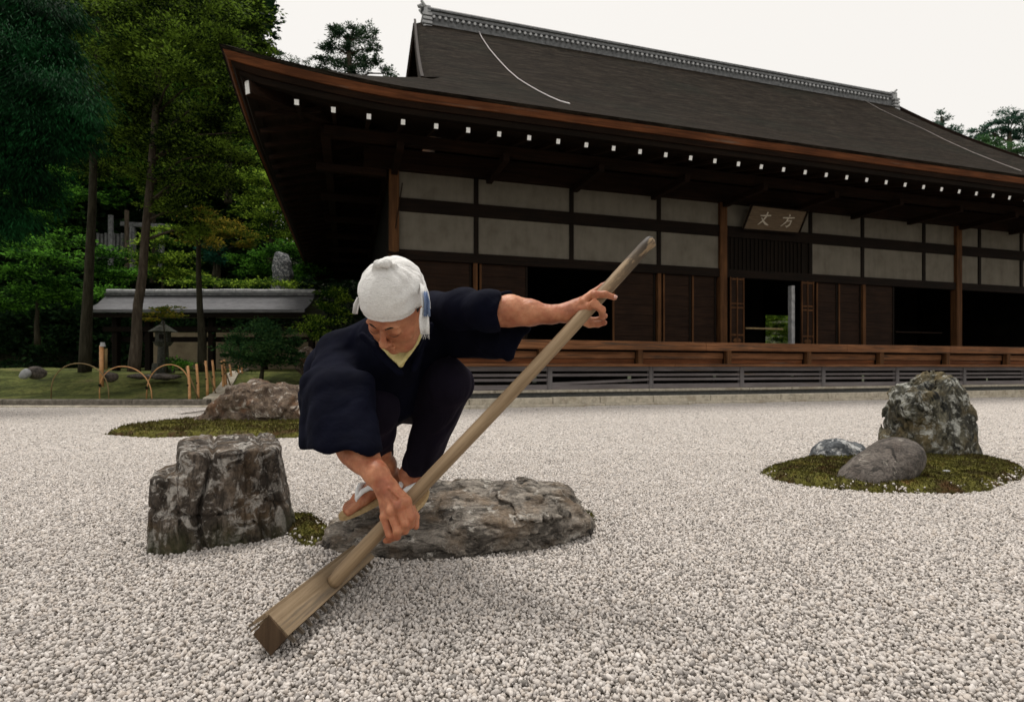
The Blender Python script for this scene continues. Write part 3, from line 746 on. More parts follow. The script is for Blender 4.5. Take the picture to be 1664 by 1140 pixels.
for sx, dx in ((R0, -1), (R1, 1)):
    m = MB()
    for i, zz_ in enumerate((-.38, -.24, -.1, .04)): m.cbox(sx - .06 - .02 * (i % 2), sx + .24, DR - .32, DR + .32, zr + zz_, zr + zz_ + .09, .02)
    m.box(sx - .02, sx + .2, DR - .22, DR + .22, zr + .13, zr + .42)
    m.tube([(sx, DR, zr + .42), (sx + dx * .12, DR, zr + .5), (sx + dx * .2, DR, zr + .46)], [.1, .08, .05], 8)
    for yy in (-.2, .2): m.tube([(sx, DR + yy, zr + .38), (sx + dx * .12, DR + yy * 1.3, zr + .52)], [.07, .04], 8)
    m.build('ridge_end_tile', M['tilepale'], roof)
# lightning cables lying on the roof
def roofz(s, r): return Z0 + rise(r) + .02
def cable(pxs, nm, lab, rr=.012):
    pts = []
    for (px, py) in pxs:                       # where the line of sight meets the roof
        xp = (px - CX) / F; zp = (HY - py) / F; best = None
        for r in np.linspace(0, RR, 400):
            s_, Yh = hs(px, EV - r); e = abs(EYE + zp * Yh - roofz(s_, r))
            if best is None or e < best[0]: best = (e, s_, r)
        pts.append((best[1], -EV + best[2], roofz(best[1], best[2]) + .02))
    m = MB(); m.tube(pts, rr, 6); return m.build(nm, M['cable'] if rr > .01 else M['cable2'], roof)
cable([(776, 34), (777, 46), (783, 62), (795, 80), (810, 98), (826, 115), (842, 129), (858, 139), (875, 149), (893, 158), (911, 166), (926, 170)], 'lightning_cable', '')
cable([(1376, 142), (1383, 150), (1402, 162), (1430, 178), (1462, 193), (1500, 210), (1540, 230), (1580, 248), (1620, 264), (1660, 279)], 'lightning_cable', '', .009)
# rain chain stub / cord at the corner post
m = MB(); m.tube([(.16, -.12, hz(668, 298, .15)[1]), (.1, -.16, hz(662, 330, .15)[1]), (.02, -.16, hz(650, 372, .15)[1])], .012, 6); m.build('cord', M['wood_door'], hall)
m = MB(); m.tube([(-.16, -.13, 3.0), (.0, -.16, 2.96), (.16, -.13, 3.0), (.16, .12, 3.0)], .03, 8); m.build('rope_band', M['wood_dark'], hall)

# ---- name board over the entrance
c4 = []
for px, py, v in ((1222, 333, .42), (1312, 343, .42), (1298, 379, .17), (1207, 372, .17)):
    s_, z_ = hz(px, py, v); c4.append(np.array([s_, -v, z_]))
sg = empty('name_board', (C0[0], C0[1], 0), math.pi / 2 - TH)
tag(sg, 'old brown wooden name board with two pale characters hung tilted over the entrance', 'sign')
e1 = c4[1] - c4[0]; e2 = c4[3] - c4[0]; nn = np.cross(e2, e1); nn /= np.linalg.norm(nn)
if nn[1] > 0: nn = -nn
V = [p for p in c4] + [p - nn * .05 for p in c4]
obj('board', V, [(0, 1, 2, 3), (7, 6, 5, 4), (0, 4, 5, 1), (1, 5, 6, 2), (2, 6, 7, 3), (3, 7, 4, 0)], M['sign'], sg, False)
def onb(u, v, o=.004):
    return (1 - v) * ((1 - u) * c4[0] + u * c4[1]) + v * ((1 - u) * c4[3] + u * c4[2]) + nn * o
for (a, b_) in (((0, 0), (1, 0)), ((1, 0), (1, 1)), ((1, 1), (0, 1)), ((0, 1), (0, 0))):
    m = MB(); m.beam(onb(*a, .01), onb(*b_, .01), .035, .035, up=nn); m.build('frame', M['wood_dark'], sg)
def glyph(strokes, u0, v0, w, h):
    m = MB()
    for st_ in strokes:
        P = [onb(u0 + w * x, v0 + h * y, .012) for x, y, _ in st_]; W_ = [q[2] for q in st_]
        Vv = []
        for i, p in enumerate(P):
            d = P[min(i + 1, len(P) - 1)] - P[max(i - 1, 0)]; d /= np.linalg.norm(d); s_ = np.cross(d, nn); Vv += [p + s_ * W_[i], p - s_ * W_[i], p - s_ * W_[i] - nn * .008, p + s_ * W_[i] - nn * .008]
        k = len(P); m.add(Vv, [(i * 4 + j, i * 4 + (j + 1) % 4, (i + 1) * 4 + (j + 1) % 4, (i + 1) * 4 + j) for i in range(k - 1) for j in range(4)] + [(3, 2, 1, 0), tuple(4 * (k - 1) + j for j in range(4))])
    return m
# jo (left) and ho (right)
jo = [[(.05, .30, .010), (.5, .27, .018), (.95, .22, .012)],
      [(.58, .0, .016), (.56, .35, .018), (.40, .68, .016), (.10, .98, .006)],
      [(.22, .45, .008), (.45, .68, .018), (.75, .88, .022), (1.0, .95, .012)]]
ho = [[(.48, .0, .012), (.56, .14, .022)],
      [(.05, .30, .012), (.5, .27, .018), (.98, .22, .012)],
      [(.50, .30, .016), (.42, .60, .016), (.12, .96, .006)],
      [(.48, .52, .012), (.82, .48, .018), (.78, .80, .018), (.60, .97, .020), (.50, .88, .006)]]
glyph(jo, .20, .22, .20, .56).build('character', M['letter'], sg); glyph(ho, .60, .22, .22, .56).build('character', M['letter'], sg)
# shrub seen through the rear opening is placed with the planting
# ------------------------------------------------------------------ rocks and moss of the court
M['rock_stump'] = rockmat('dark_lichened_rock', (.19, .155, .125), (.016, .012, .009), (.48, .45, .41), (.16, .105, .06), 2.1, stretch=(1, 1, .35), moss=(.05, .055, .02), palecut=.54)
M['rock_flat'] = rockmat('banded_grey_rock', (.30, .265, .225), (.022, .018, .015), (.60, .56, .50), (.22, .155, .10), 1.9, rotx=.25, stretch=(.5, 1, 1.6), palecut=.6, darkcut=.44)
M['rock_back'] = rockmat('brown_pale_rock', (.17, .125, .09), (.04, .025, .018), (.50, .45, .39), (.18, .085, .04), 1.1, palecut=.57, darkcut=.42)
M['rock_tall'] = rockmat('mottled_green_grey_rock', (.15, .14, .10), (.010, .011, .010), (.42, .42, .38), (.19, .145, .07), 1.5, stretch=(1, 1, .5), palecut=.55, darkcut=.50)
M['rock_smooth'] = rockmat('smooth_brown_grey_rock', (.14, .12, .105), (.03, .026, .022), (.32, .29, .25), (.11, .085, .07), 1.6, palecut=.60, darkcut=.40)
M['rock_blue'] = rockmat('blue_grey_veined_rock', (.15, .16, .17), (.05, .055, .06), (.52, .52, .51), (.13, .14, .15), 1.6, palecut=.54)
b = NB('moss'); n = b.noise(b.map(), 5.5, 7, .75, .5); n2 = b.noise(b.map(), 90, 4, .7); g = b.n('ShaderNodeNewGeometry')
c = b.ramp(n, [(.36, (.075, .040, .018)), (.46, (.060, .052, .018)), (.56, (.13, .125, .030)), (.66, (.12, .068, .028))])
c = b.mix(.75, c, b.mix(1.0, c, b.ramp(n2, [(.3, (.35, .35, .3)), (.7, (1.5, 1.5, 1.3))]), 'MULTIPLY'))
M['moss'] = b.fin(c, .95, b.bump(n2, 1, .01), .1)

def crack(P, sc, w=.07):
    return np.exp(-(fbm(P * np.array(sc, np.float32), 3) / w) ** 2)
def seg_noise(P, sc, st=(1, 1, 1), o=5): return fbm(P * (np.array(st, np.float32) * sc), o)

def rock(name, f, lo, hi, h, mat, label, group='weathered rocks set in the gravel'):
    V, Q = snet(f, lo, hi, h); o = obj(name, V, Q, mat); return tag(o, label, 'rock', group)

# left rock: like a flat topped tree stump with a lower step on its left
def stump(P):
    gx, gy, z = P[:, 0] + 1.150, P[:, 1] - 2.27, P[:, 2]
    x = gx * .89 + gy * .456; y = -gx * .456 + gy * .89                        # x across, y away from the camera
    L = np.stack([x, y, z], -1)
    wob = .022 * seg_noise(L, 6, (1, 1, .22), 3) + .013 * crack(L, (11, 11, 2.2)) + .006 * crack(L + 7, (5, 5, 9), .05) + .006 * seg_noise(L, 40, (1, 1, .7), 4)
    hw = .185 + .16 * np.clip(.30 - z, 0, 1) * (x > 0)
    a = (np.abs(x / hw) ** 4 + np.abs(y / .27) ** 4) ** .25 - 1; a = a * .19
    top = .352 + .012 * seg_noise(L + 9, 9, (1, 1, 0)) + .02 * y - .05 * np.clip(x - .08, 0, 1)
    d1 = smax(a, z - top, .018)
    b2 = (np.abs((x + .165) / .100) ** 4 + np.abs((y + .10) / .16) ** 4) ** .25 - 1; b2 = b2 * .10
    d2 = smax(b2, z - (.262 + .01 * seg_noise(L + 4, 14, (1, 1, 0))), .015)
    groove = .020 * np.exp(-((x + .085 + .02 * np.sin(z * 14)) / .008) ** 2) + .016 * np.exp(-((x - .115 + .015 * np.sin(z * 22)) / .009) ** 2) + .012 * np.exp(-((z - .13 - .02 * np.sin(x * 20)) / .007) ** 2)
    return U(.012, d1, d2) + wob * .75 + groove
rock('stump_like_rock', stump, (-1.62, 1.82, -.05), (-.76, 2.72, .43), .0065, M['rock_stump'], 'dark flat topped rock like a tree stump with a lower step on its left')

# long low rock under the man
tiltM = np.array(Matrix.Rotation(math.radians(-10), 3, 'Y'))
def flat(P):
    x, y, z = P[:, 0], P[:, 1], P[:, 2]
    Pr = P @ np.array([[1, 0, -.18], [0, 1, .35], [.18, -.35, 1]], np.float32).T
    d = sell(P, (-.14, 2.19, .03), (.40, .27, .185), 2.6, .12)
    d = U(.05, d, sell(P, (-.50, 2.06, .02), (.22, .17, .115), 2.5, -.1), sell(P, (-.30, 2.02, .03), (.24, .14, .13), 2.6, .05), sell(P, (.16, 2.28, .04), (.17, .20, .13), 2.6))
    d = smax(d, (z - .150) * .97 - (x + .10) * .12 - (y - 2.05) * .25, .03)
    d = smax(d, (x - .32) * .8 + (z) * .55 - .03, .03)
    st = seg_noise(Pr, 9, (.35, .6, 2.6)); st2 = ridged(Pr * np.array([5, 7, 26], np.float32), 3)
    return d + .020 * st + .013 * st2 + .016 * crack(Pr, (2.4, 3.5, 13), .07) + .010 * crack(Pr + 5, (7, 6, 7), .05) + .008 * seg_noise(P, 30, (.6, 1, 1.4)) + .004 * seg_noise(P, 70, (1, 1, 1), 2)
rock('flat_rock', flat, (-.80, 1.72, -.05), (.42, 2.62, .30), .0075, M['rock_flat'], 'long low banded grey rock on which the man squats')

# back left rock
def backr(P):
    d = sell(P, (-2.95, 6.75, .08), (1.05, .45, .46), 2.6, .05)
    d = smax(d, (P[:, 2] - .52) - .05 * np.sin(P[:, 0] * 3), .05)
    d = smax(d, -(P[:, 0] + 3.30) * .60 + (P[:, 2]) * .75 - .33, .05)
    return d + .08 * seg_noise(P, 2.4) + .05 * ridged(P * 4.5, 4) + .05 * crack(P, (2.2, 2.2, 2.8), .07) + .012 * seg_noise(P, 16)
rock('broad_rock', backr, (-4.5, 6.0, -.1), (-1.2, 7.5, .72), .022, M['rock_back'], 'broad pale and rust brown rock behind the stump shaped rock')

# the three right rocks
def tall(P):
    x, y, z = P[:, 0], P[:, 1], P[:, 2]
    d = sell(P, (3.085, 4.12, .12), (.285, .25, .42), 3.8)
    d = U(.05, d, sell(P, (3.17, 4.13, .42), (.165, .17, .205), 2.4), sell(P, (2.93, 4.07, .39), (.16, .17, .15), 2.5))
    g = .045 * np.exp(-((x - 3.03 - .35 * (z - .35)) / .02) ** 2) * (y < 4.15) + .03 * np.exp(-((x - 3.26 + .1 * z) / .018) ** 2) * (z < .42)
    return d + .05 * seg_noise(P, 4.2, (1, 1, .6), 3) + .028 * crack(P, (5, 5, 2.6), .07) + .014 * crack(P + 3, (11, 11, 9), .07) + .012 * ridged(P * np.array([9, 9, 6], np.float32), 3) + .01 * seg_noise(P, 30) + g * .6
rock('tall_rock', tall, (2.6, 3.7, -.05), (3.52, 4.5, .74), .011, M['rock_tall'], 'tall upright mottled rock standing on the round moss island')
RM = np.array(Matrix.Rotation(math.radians(24), 3, 'Y'))
def recl(P):
    p = P - np.array([2.075, 3.16, .052], np.float32); a = math.radians(19); xr = p[:, 0] * math.cos(a) + p[:, 2] * math.sin(a); zr_ = -p[:, 0] * math.sin(a) + p[:, 2] * math.cos(a)
    q = np.stack([xr, p[:, 1] - .42 * p[:, 0], zr_], -1); d = ell(q, (.02, 0, 0), (.335, .19, .125)); d = U(.04, d, ell(q, (.15, 0, .01), (.19, .19, .13)))
    return d + .012 * seg_noise(P, 6) + .005 * seg_noise(P, 22) + .002 * seg_noise(P, 60, (1, 1, 1), 3)
rock('reclining_rock', recl, (1.6, 2.85, -.05), (2.6, 3.6, .34), .0075, M['rock_smooth'], 'smooth brown grey rock leaning low in front of the tall upright one')
def small(P):
    d = sell(P, (2.33, 3.93, .0), (.20, .16, .15), 2.2); d = smax(d, (P[:, 0] - 2.39) * .55 + P[:, 2] - .16, .03)
    return d + .03 * seg_noise(P, 7) + .018 * ridged(P * 11, 3) + .004 * seg_noise(P, 50)
rock('small_veined_rock', small, (1.9, 3.7, -.05), (2.6, 4.3, .24), .0075, M['rock_blue'], 'small blue grey rock with white veins at the left back of the moss island')

MOSS = []
def moss_island(name, poly, h, label, n_t=6000, res=.012, zb=.004, amp=.007):
    """poly: ground outline; a low cushion with a ragged rim, covered with tiny shoots"""
    poly = np.array(poly, float); lo = poly.min(0) - .05; hi = poly.max(0) + .05
    xs = np.arange(lo[0], hi[0], res); ys = np.arange(lo[1], hi[1], res); X, Y = np.meshgrid(xs, ys, indexing='ij')
    def sdist(X, Y):
        d = np.full(X.shape, 1e9); ins = np.zeros(X.shape, bool); n = len(poly)
        for i in range(n):
            a, b_ = poly[i], poly[(i + 1) % n]; e = b_ - a; wx = X - a[0]; wy = Y - a[1]; t = np.clip((wx * e[0] + wy * e[1]) / (e @ e), 0, 1)
            d = np.minimum(d, np.hypot(wx - t * e[0], wy - t * e[1])); c_ = (a[1] > Y) != (b_[1] > Y)
            ins ^= c_ & (X < (b_[0] - a[0]) * (Y - a[1]) / (b_[1] - a[1] + 1e-12) + a[0])
        return np.where(ins, -d, d)
    def height(X, Y):
        P = np.stack([X, Y, 0 * X], -1); d = sdist(X, Y) + .030 * fbm(P * 9, 3) + .018 * fbm(P * 34, 3)
        t = np.clip(-d / .10, 0, 1); return np.where(d < 0, zb + h * (1 - (1 - t) ** 2.2) + amp * fbm(P * 30, 3) * t + amp * .8 * fbm(P * 8 + 3, 2) * t, -.035), d
    Z, D = height(X, Y); nx, ny = X.shape
    V = np.stack([X, Y, Z], -1).reshape(-1, 3); i = (np.arange(nx - 1)[:, None] * ny + np.arange(ny - 1)[None]).ravel(); Q = np.stack([i, i + ny, i + ny + 1, i + 1], 1)
    keep = (V[Q][:, :, 2].max(1) > -.03); o = obj(name, V, Q[keep], M['moss'])
    # shoots
    r = np.random.RandomState(len(poly) * 7 + n_t); px = r.uniform(lo[0], hi[0], n_t * 3); py = r.uniform(lo[1], hi[1], n_t * 3); z, d = height(px, py); k = d < .008; px, py, z = px[k][:n_t], py[k][:n_t], np.maximum(z[k][:n_t], 0)
    m = len(px); a = r.uniform(0, 6.28, m); s = res * r.uniform(.35, .9, m); ln = r.uniform(.5, 1.3, m) * res * 1.1; tx = r.normal(0, .4, m) * ln; ty = r.normal(0, .4, m) * ln
    T = np.stack([np.stack([px + np.cos(a) * s * .5, py + np.sin(a) * s * .5, z], -1), np.stack([px - np.cos(a) * s * .5, py - np.sin(a) * s * .5, z], -1), np.stack([px + tx, py + ty, z + ln], -1)], 1).reshape(-1, 3)
    s_ = obj('moss_shoots', T, np.arange(m * 3).reshape(-1, 3), M['moss'], o, False); s_['kind'] = 'stuff'; MOSS.append((poly, h))
    return tag(o, label, 'moss', 'moss islands in the gravel')
def ellp(cx, cy, a, b_, rz=0, n=40):
    return [(cx + a * math.cos(t) * math.cos(rz) - b_ * math.sin(t) * math.sin(rz), cy + a * math.cos(t) * math.sin(rz) + b_ * math.sin(t) * math.cos(rz)) for t in np.linspace(0, 2 * math.pi, n, endpoint=False)]
def gp(px, py, z=0.0):
    Yg = (EYE - z) * F / (py - HY); return ((px - CX) / F * Yg, Yg)
moss_island('moss_island', [gp(*p) for p in ((1240, 770), (1262, 758), (1310, 748), (1400, 742), (1500, 740), (1572, 743), (1625, 752), (1668, 763), (1672, 770), (1655, 783), (1610, 797), (1545, 803), (1450, 802), (1360, 797), (1300, 789), (1256, 779))],
            .042, 'round island of mossy green and brown under the three rocks at the right', 16000)
moss_island('moss_island', [gp(*p) for p in ((172, 707), (196, 698), (255, 690), (330, 683), (420, 676), (560, 676), (640, 690), (600, 706), (480, 712), (400, 713), (330, 709), (255, 712), (215, 710))],
            .05, 'long tongue of moss around the broad rock behind the stump shaped rock', 9000, .022)
moss_island('moss_patch', [gp(*p) for p in ((878, 874), (905, 852), (930, 836), (958, 832), (966, 845), (945, 862), (915, 872), (890, 880))], .025, 'small tuft of moss at the right tip of the long low rock', 2600, .008)
moss_island('moss_patch', [gp(*p) for p in ((470, 838), (510, 834), (530, 860), (560, 900), (520, 893), (480, 882), (462, 865))], .022, 'small moss patch in the gap between the stump shaped rock and the long low rock', 2600, .008)
SP = []
rr_ = np.random.RandomState(5)
for poly, h in MOSS:                                        # stones kicked up on to the rims of the moss
    if poly[:, 1].max() > 4.6: continue
    cen = poly.mean(0)
    for i in range(len(poly)):
        a, b_ = poly[i], poly[(i + 1) % len(poly)]; L_ = np.linalg.norm(b_ - a)
        for k in range(int(L_ * (130 if h > .03 else 60))):
            q = a + (b_ - a) * rr_.rand(); inn = cen - q; inn /= np.linalg.norm(inn); dd = abs(rr_.normal(0, .028)) - .01; q = q + inn * dd
            SP.append((q[0], q[1], max(.003, .004 + h * (1 - (1 - np.clip(dd / .1, 0, 1)) ** 2.2) + .002)))
SP = np.array(SP); n_ = len(SP)
tag(instancer('stray_gravel', SP, rr_.uniform(0, 6.28, (n_, 3)), .0052 * np.exp(.25 * rr_.randn(n_)), rr_.randint(0, 7, n_), [mesh_np('gravel_grain', v, f, smooth=False) for v, f in GM], M['grain']), 'stray pale stones lying on the rims of the moss', None, kind='stuff')
V, Q = snet(lambda P: ell(P, (1.0 * gp(1538, 779)[0], gp(1538, 779)[1], .050), (.022, .014, .007)) + .002 * seg_noise(P, 60), (gp(1538, 779)[0] - .04, gp(1538, 779)[1] - .03, .025), (gp(1538, 779)[0] + .04, gp(1538, 779)[1] + .03, .075), .003)
tag(obj('white_pebble', V, Q, M['tilepale']), 'small pale stone chip lying on the moss island right of the leaning rock', 'pebble')

# ------------------------------------------------------------------ the rake
M['rake_handle'] = wood('rake_handle_wood', (.15, .095, .05), (.36, .255, .15), 'x', scale=2.2, rough=.6, bump=.25)
M['rake_board'] = wood('rake_board_wood', (.13, .09, .052), (.35, .265, .175), 'x', scale=2.4, rough=.65, bump=.6, wear=(.12, .095, .07), wearamt=.57)
M['rake_end'] = wood('rake_end_grain', (.035, .022, .014), (.13, .085, .05), 'z', scale=2, rough=.8)
b = NB('rake_handle_top'); n = b.noise(b.map((1, 14, 14)), 4, 5, .7, .5)
M['tooth'] = wood('rake_tooth_wood', (.08, .065, .05), (.25, .21, .165), 'z', scale=3)
H0 = A(540, 948, 1.50); H1 = A(1060, 390, 1.64); hd = H1 - H0; HL = float(np.linalg.norm(hd)); hd /= HL
def onpole(t): return H0 + hd * HL * t
rake = empty('wooden_rake', tuple(A(500, 1000, 1.40)))
tag(rake, 'long wooden rake with toothed block held by the man and pressed into the gravel', 'rake')
inv = -np.array(rake.location)
def local_frame(o, org, xdir, up=(0, 0, 1)):
    x = Vector(xdir).normalized(); u = Vector(up); y = u.cross(x).normalized(); z = x.cross(y)
    m = Matrix((x, y, z)).transposed().to_4x4(); m.translation = Vector(org); o.matrix_local = m
# handle, built along its own x axis
pts = []; rad = []
for i in range(40):
    t = i / 39; pts.append((t * HL, .0025 * math.sin(t * 9), .003 * math.sin(t * 6 + 1))); rad.append(.0200 - .0012 * t)
rad[0] = .0185; rad[-1] = .014; pts.append((HL + .004, 0, 0)); rad.append(.008)
pts.insert(1, (.012, 0, 0)); rad.insert(1, .0195); pts.insert(-2, (HL * .994, 0, 0)); rad.insert(-2, .0192)
m = MB(); m.tube(pts, rad, 16); hobj = m.build('handle', M['rake_handle'], rake, True); local_frame(hobj, H0 + inv, hd)
# dark worn end of the handle
b = NB('rake_handle_wood_worn'); v = b.map((2.6, 57, 57)); g_ = b.noise(v, 1.0, 6, .65, .4)
sx = b.n('ShaderNodeSeparateXYZ'); b.l(b.co.outputs['Object'], sx.inputs[0])
c = b.ramp(g_, [(.28, (.15, .095, .05)), (.72, (.36, .26, .155))])
wn = b.noise(b.map((6, 22, 22)), 1.5, 5, .7); tip = b.math('MULTIPLY', b.math('SUBTRACT', sx.outputs[0], HL - .30), 3.4, True)
c = b.mix(b.math('MULTIPLY', b.ramp(b.math('ADD', wn, b.math('MULTIPLY', tip, .12)), [(.53, (0, 0, 0)), (.6, (1, 1, 1))]), tip), c, (.028, .022, .018))
hobj.data.materials.clear(); hobj.data.materials.append(b.fin(c, .6, b.bump(g_, .25, .003), .3))
# head: long square block standing on its edge, two boards along it
Ra = A(438, 1036, 1.245); Rb = A(588, 918, 1.76); Ra[2] = .050; Rb[2] = .052; rd = Rb - Ra; RL = float(np.linalg.norm(rd)); rd /= RL
rs = np.cross(rd, (0, 0, 1.0)); rs /= np.linalg.norm(rs); ru = np.cross(rs, rd)          # rs points right of the block
def rk(x, s, u): return Ra + inv + rd * x + rs * s + ru * u
def prism(name, prof, x0, x1, mat, par=rake, mids=1):
    m = MB(); k = len(prof); V = []
    for i in range(mids + 1):
        x = x0 + (x1 - x0) * i / mids; V += [(x, -s, u) for s, u in prof]
    Fq = [(i * k + j, i * k + (j + 1) % k, (i + 1) * k + (j + 1) % k, (i + 1) * k + j) for i in range(mids) for j in range(k)]
    m.add(V, Fq + [tuple(reversed(range(k))), tuple(mids * k + j for j in range(k))]); o = m.build(name, mat, par)
    if par is rake: local_frame(o, Ra + inv, rd)
    return o
# the block's end is a diamond: corners top, right, bottom, left (s to the right, u up)
blk = prism('head_block', [(-.002, .044), (.040, -.002), (.002, -.046), (-.040, .000)], 0, .030, M['rake_end'])
prism('right_board', [(-.004, .046), (.043, .001), (.037, -.006), (-.010, .039)], .004, RL, M['rake_board'])
prism('left_board', [(-.050, .000), (-.046, .008), (-.010, .040), (-.012, .028)][::-1], .006, RL * .96, M['rake_board'])
prism('left_board', [(-.050, .014), (-.051, .020), (-.010, .050), (-.005, .041)][::-1], .0, RL * .93, M['rake_board'])
prism('head_bar', [(.0, .030), (.034, -.004), (.002, -.040), (-.030, .0)], .034, RL - .01, M['rake_end'])
nT = 13
tm = MB(); tm.add([(-.004, -.005, 0), (.004, -.005, 0), (.004, .005, 0), (-.004, .005, 0), (-.003, -.003, -.024), (.003, -.003, -.024), (.003, .003, -.024), (-.003, .003, -.024)], [(3, 2, 1, 0), (4, 5, 6, 7), (0, 1, 5, 4), (1, 2, 6, 5), (2, 3, 7, 6), (3, 0, 4, 7)])
tme = mesh_np('tooth', tm.V, tm.F, smooth=False); tme.materials.append(M['tooth'])
for i in range(nT):
    t = .03 + (RL - .05) * i / (nT - 1)
    o = link('tooth', tme, parent=rake); o.location = tuple(rk(t, .026, -.010)); d = Vector(-rs * .75 + ru * .66); o.rotation_euler = d.to_track_quat('Z', 'Y').to_euler()
# ------------------------------------------------------------------ the man
b = NB('skin'); n = b.noise(b.map(), 18, 5, .6); n2 = b.noise(b.map(), 260, 3, .6); n3 = b.noise(b.map(), 45, 3, .6)
c = b.ramp(n, [(.36, (.27, .090, .045)), (.5, (.39, .155, .078)), (.64, (.52, .235, .125))])
c = b.mix(b.ramp(n3, [(.45, (0, 0, 0)), (.75, (.35, .35, .35))]), c, (.48, .13, .07))
M['skin'] = b.fin(c, .5, b.bump(n2, .45, .0015, b.bump(n3, .3, .003)), .35, Subsurface_Weight=.12, Subsurface_Scale=.01)
b = NB('navy_cloth'); v = b.map(); wv = b.noise(b.map((420, 420, 420)), 1, 2, .6); n = b.noise(v, 7, 5, .6)
c = b.ramp(n, [(.3, (.0016, .0019, .0050)), (.7, (.0036, .0043, .0115))]); M['navy'] = b.fin(c, .85, b.bump(wv, .35, .001, b.bump(b.noise(v, 9, 4, .55, 1.0), .35, .02)), .05, Sheen_Weight=.02, Sheen_Roughness=.5)
M['navy'].node_tree.nodes['Principled BSDF'].inputs['Sheen Tint'].default_value = (.25, .3, .6, 1)
b = NB('purple_navy_cloth'); v = b.map(); wv = b.noise(b.map((420, 420, 420)), 1, 2, .6); n = b.noise(v, 7, 5, .6)
c = b.ramp(n, [(.3, (.0035, .0027, .006)), (.7, (.007, .005, .012))]); M['navy2'] = b.fin(c, .88, b.bump(wv, .35, .001, b.bump(b.noise(b.map((1, 1, .35)), 26, 5, .6, 1.2), .35, .012)), .1, Sheen_Weight=.03, Sheen_Roughness=.5)
M['navy2'].node_tree.nodes['Principled BSDF'].inputs['Sheen Tint'].default_value = (.45, .3, .6, 1)
b = NB('white_towel'); v = b.map((1, 1, 3.5)); t1 = b.noise(b.map((160, 160, 420)), 1, 3, .7); t2 = b.noise(v, 14, 5, .6, .6)
c = b.ramp(t1, [(.3, (.68, .67, .66)), (.6, (.83, .82, .80))]); M['towel'] = b.fin(c, .95, b.bump(t1, .8, .005, b.bump(t2, .5, .012)), .1)
b = NB('towel_print'); t1 = b.noise(b.map((160, 160, 420)), 1, 3, .7); sx = b.n('ShaderNodeSeparateXYZ'); b.l(b.co.outputs['Object'], sx.inputs[0])
M['towel_blue'] = b.fin(b.ramp(t1, [(.3, (.10, .15, .28)), (.7, (.22, .28, .42))]), .95, b.bump(t1, .4, .002), .1)
b = NB('yellow_undershirt'); n = b.noise(b.map(), 60, 4, .6); M['yellow'] = b.fin(b.ramp(n, [(.3, (.50, .42, .17)), (.7, (.68, .60, .30))]), .9, b.bump(b.noise(b.map(), 30, 4), .4, .004), .1)
b = NB('straw_sole'); n = b.noise(b.map((60, 60, 160)), 1, 5, .7); M['straw'] = b.fin(b.ramp(n, [(.3, (.30, .20, .095)), (.7, (.55, .40, .21))]), .8, b.bump(n, .5, .003), .2)
b = NB('white_strap'); n = b.noise(b.map(), 80, 3); M['strap'] = b.fin(b.ramp(n, [(.3, (.68, .68, .68)), (.7, (.8, .8, .79))]), .8, b.bump(n, .2, .002), .2)
b = NB('dark_hair'); n = b.noise(b.map((40, 40, 200)), 1, 3); M['hair'] = b.fin(b.ramp(n, [(.3, (.012, .009, .008)), (.7, (.035, .027, .022))]), .7, None, .2)

man = empty('person', tuple(A(620, 830, 2.04)))
tag(man, 'man in navy work clothes and white head towel squatting and leaning over the rake', 'person')
MI = -np.array(man.location)
def mobj(name, V, Q, mat, parent=man): return obj(name, np.asarray(V) + (MI if parent is man else 0), Q, mat, parent)

pel = A(612, 662, 2.16); chest = A(628, 600, 1.90); nb = A(640, 540, 1.72)
shL = A(712, 508, 1.85); shR = A(548, 575, 1.82); elL = A(797, 508, 1.64); elR = A(545, 690, 1.60)
wrL = A(918, 512, 1.625); wrR = A(626, 790, 1.50)
hipL = A(668, 652, 2.14); hipR = A(562, 662, 2.14); knL = A(728, 622, 1.86); knR = A(610, 665, 1.80)
anL = A(668, 770, 2.03); anR = A(625, 756, 2.04)
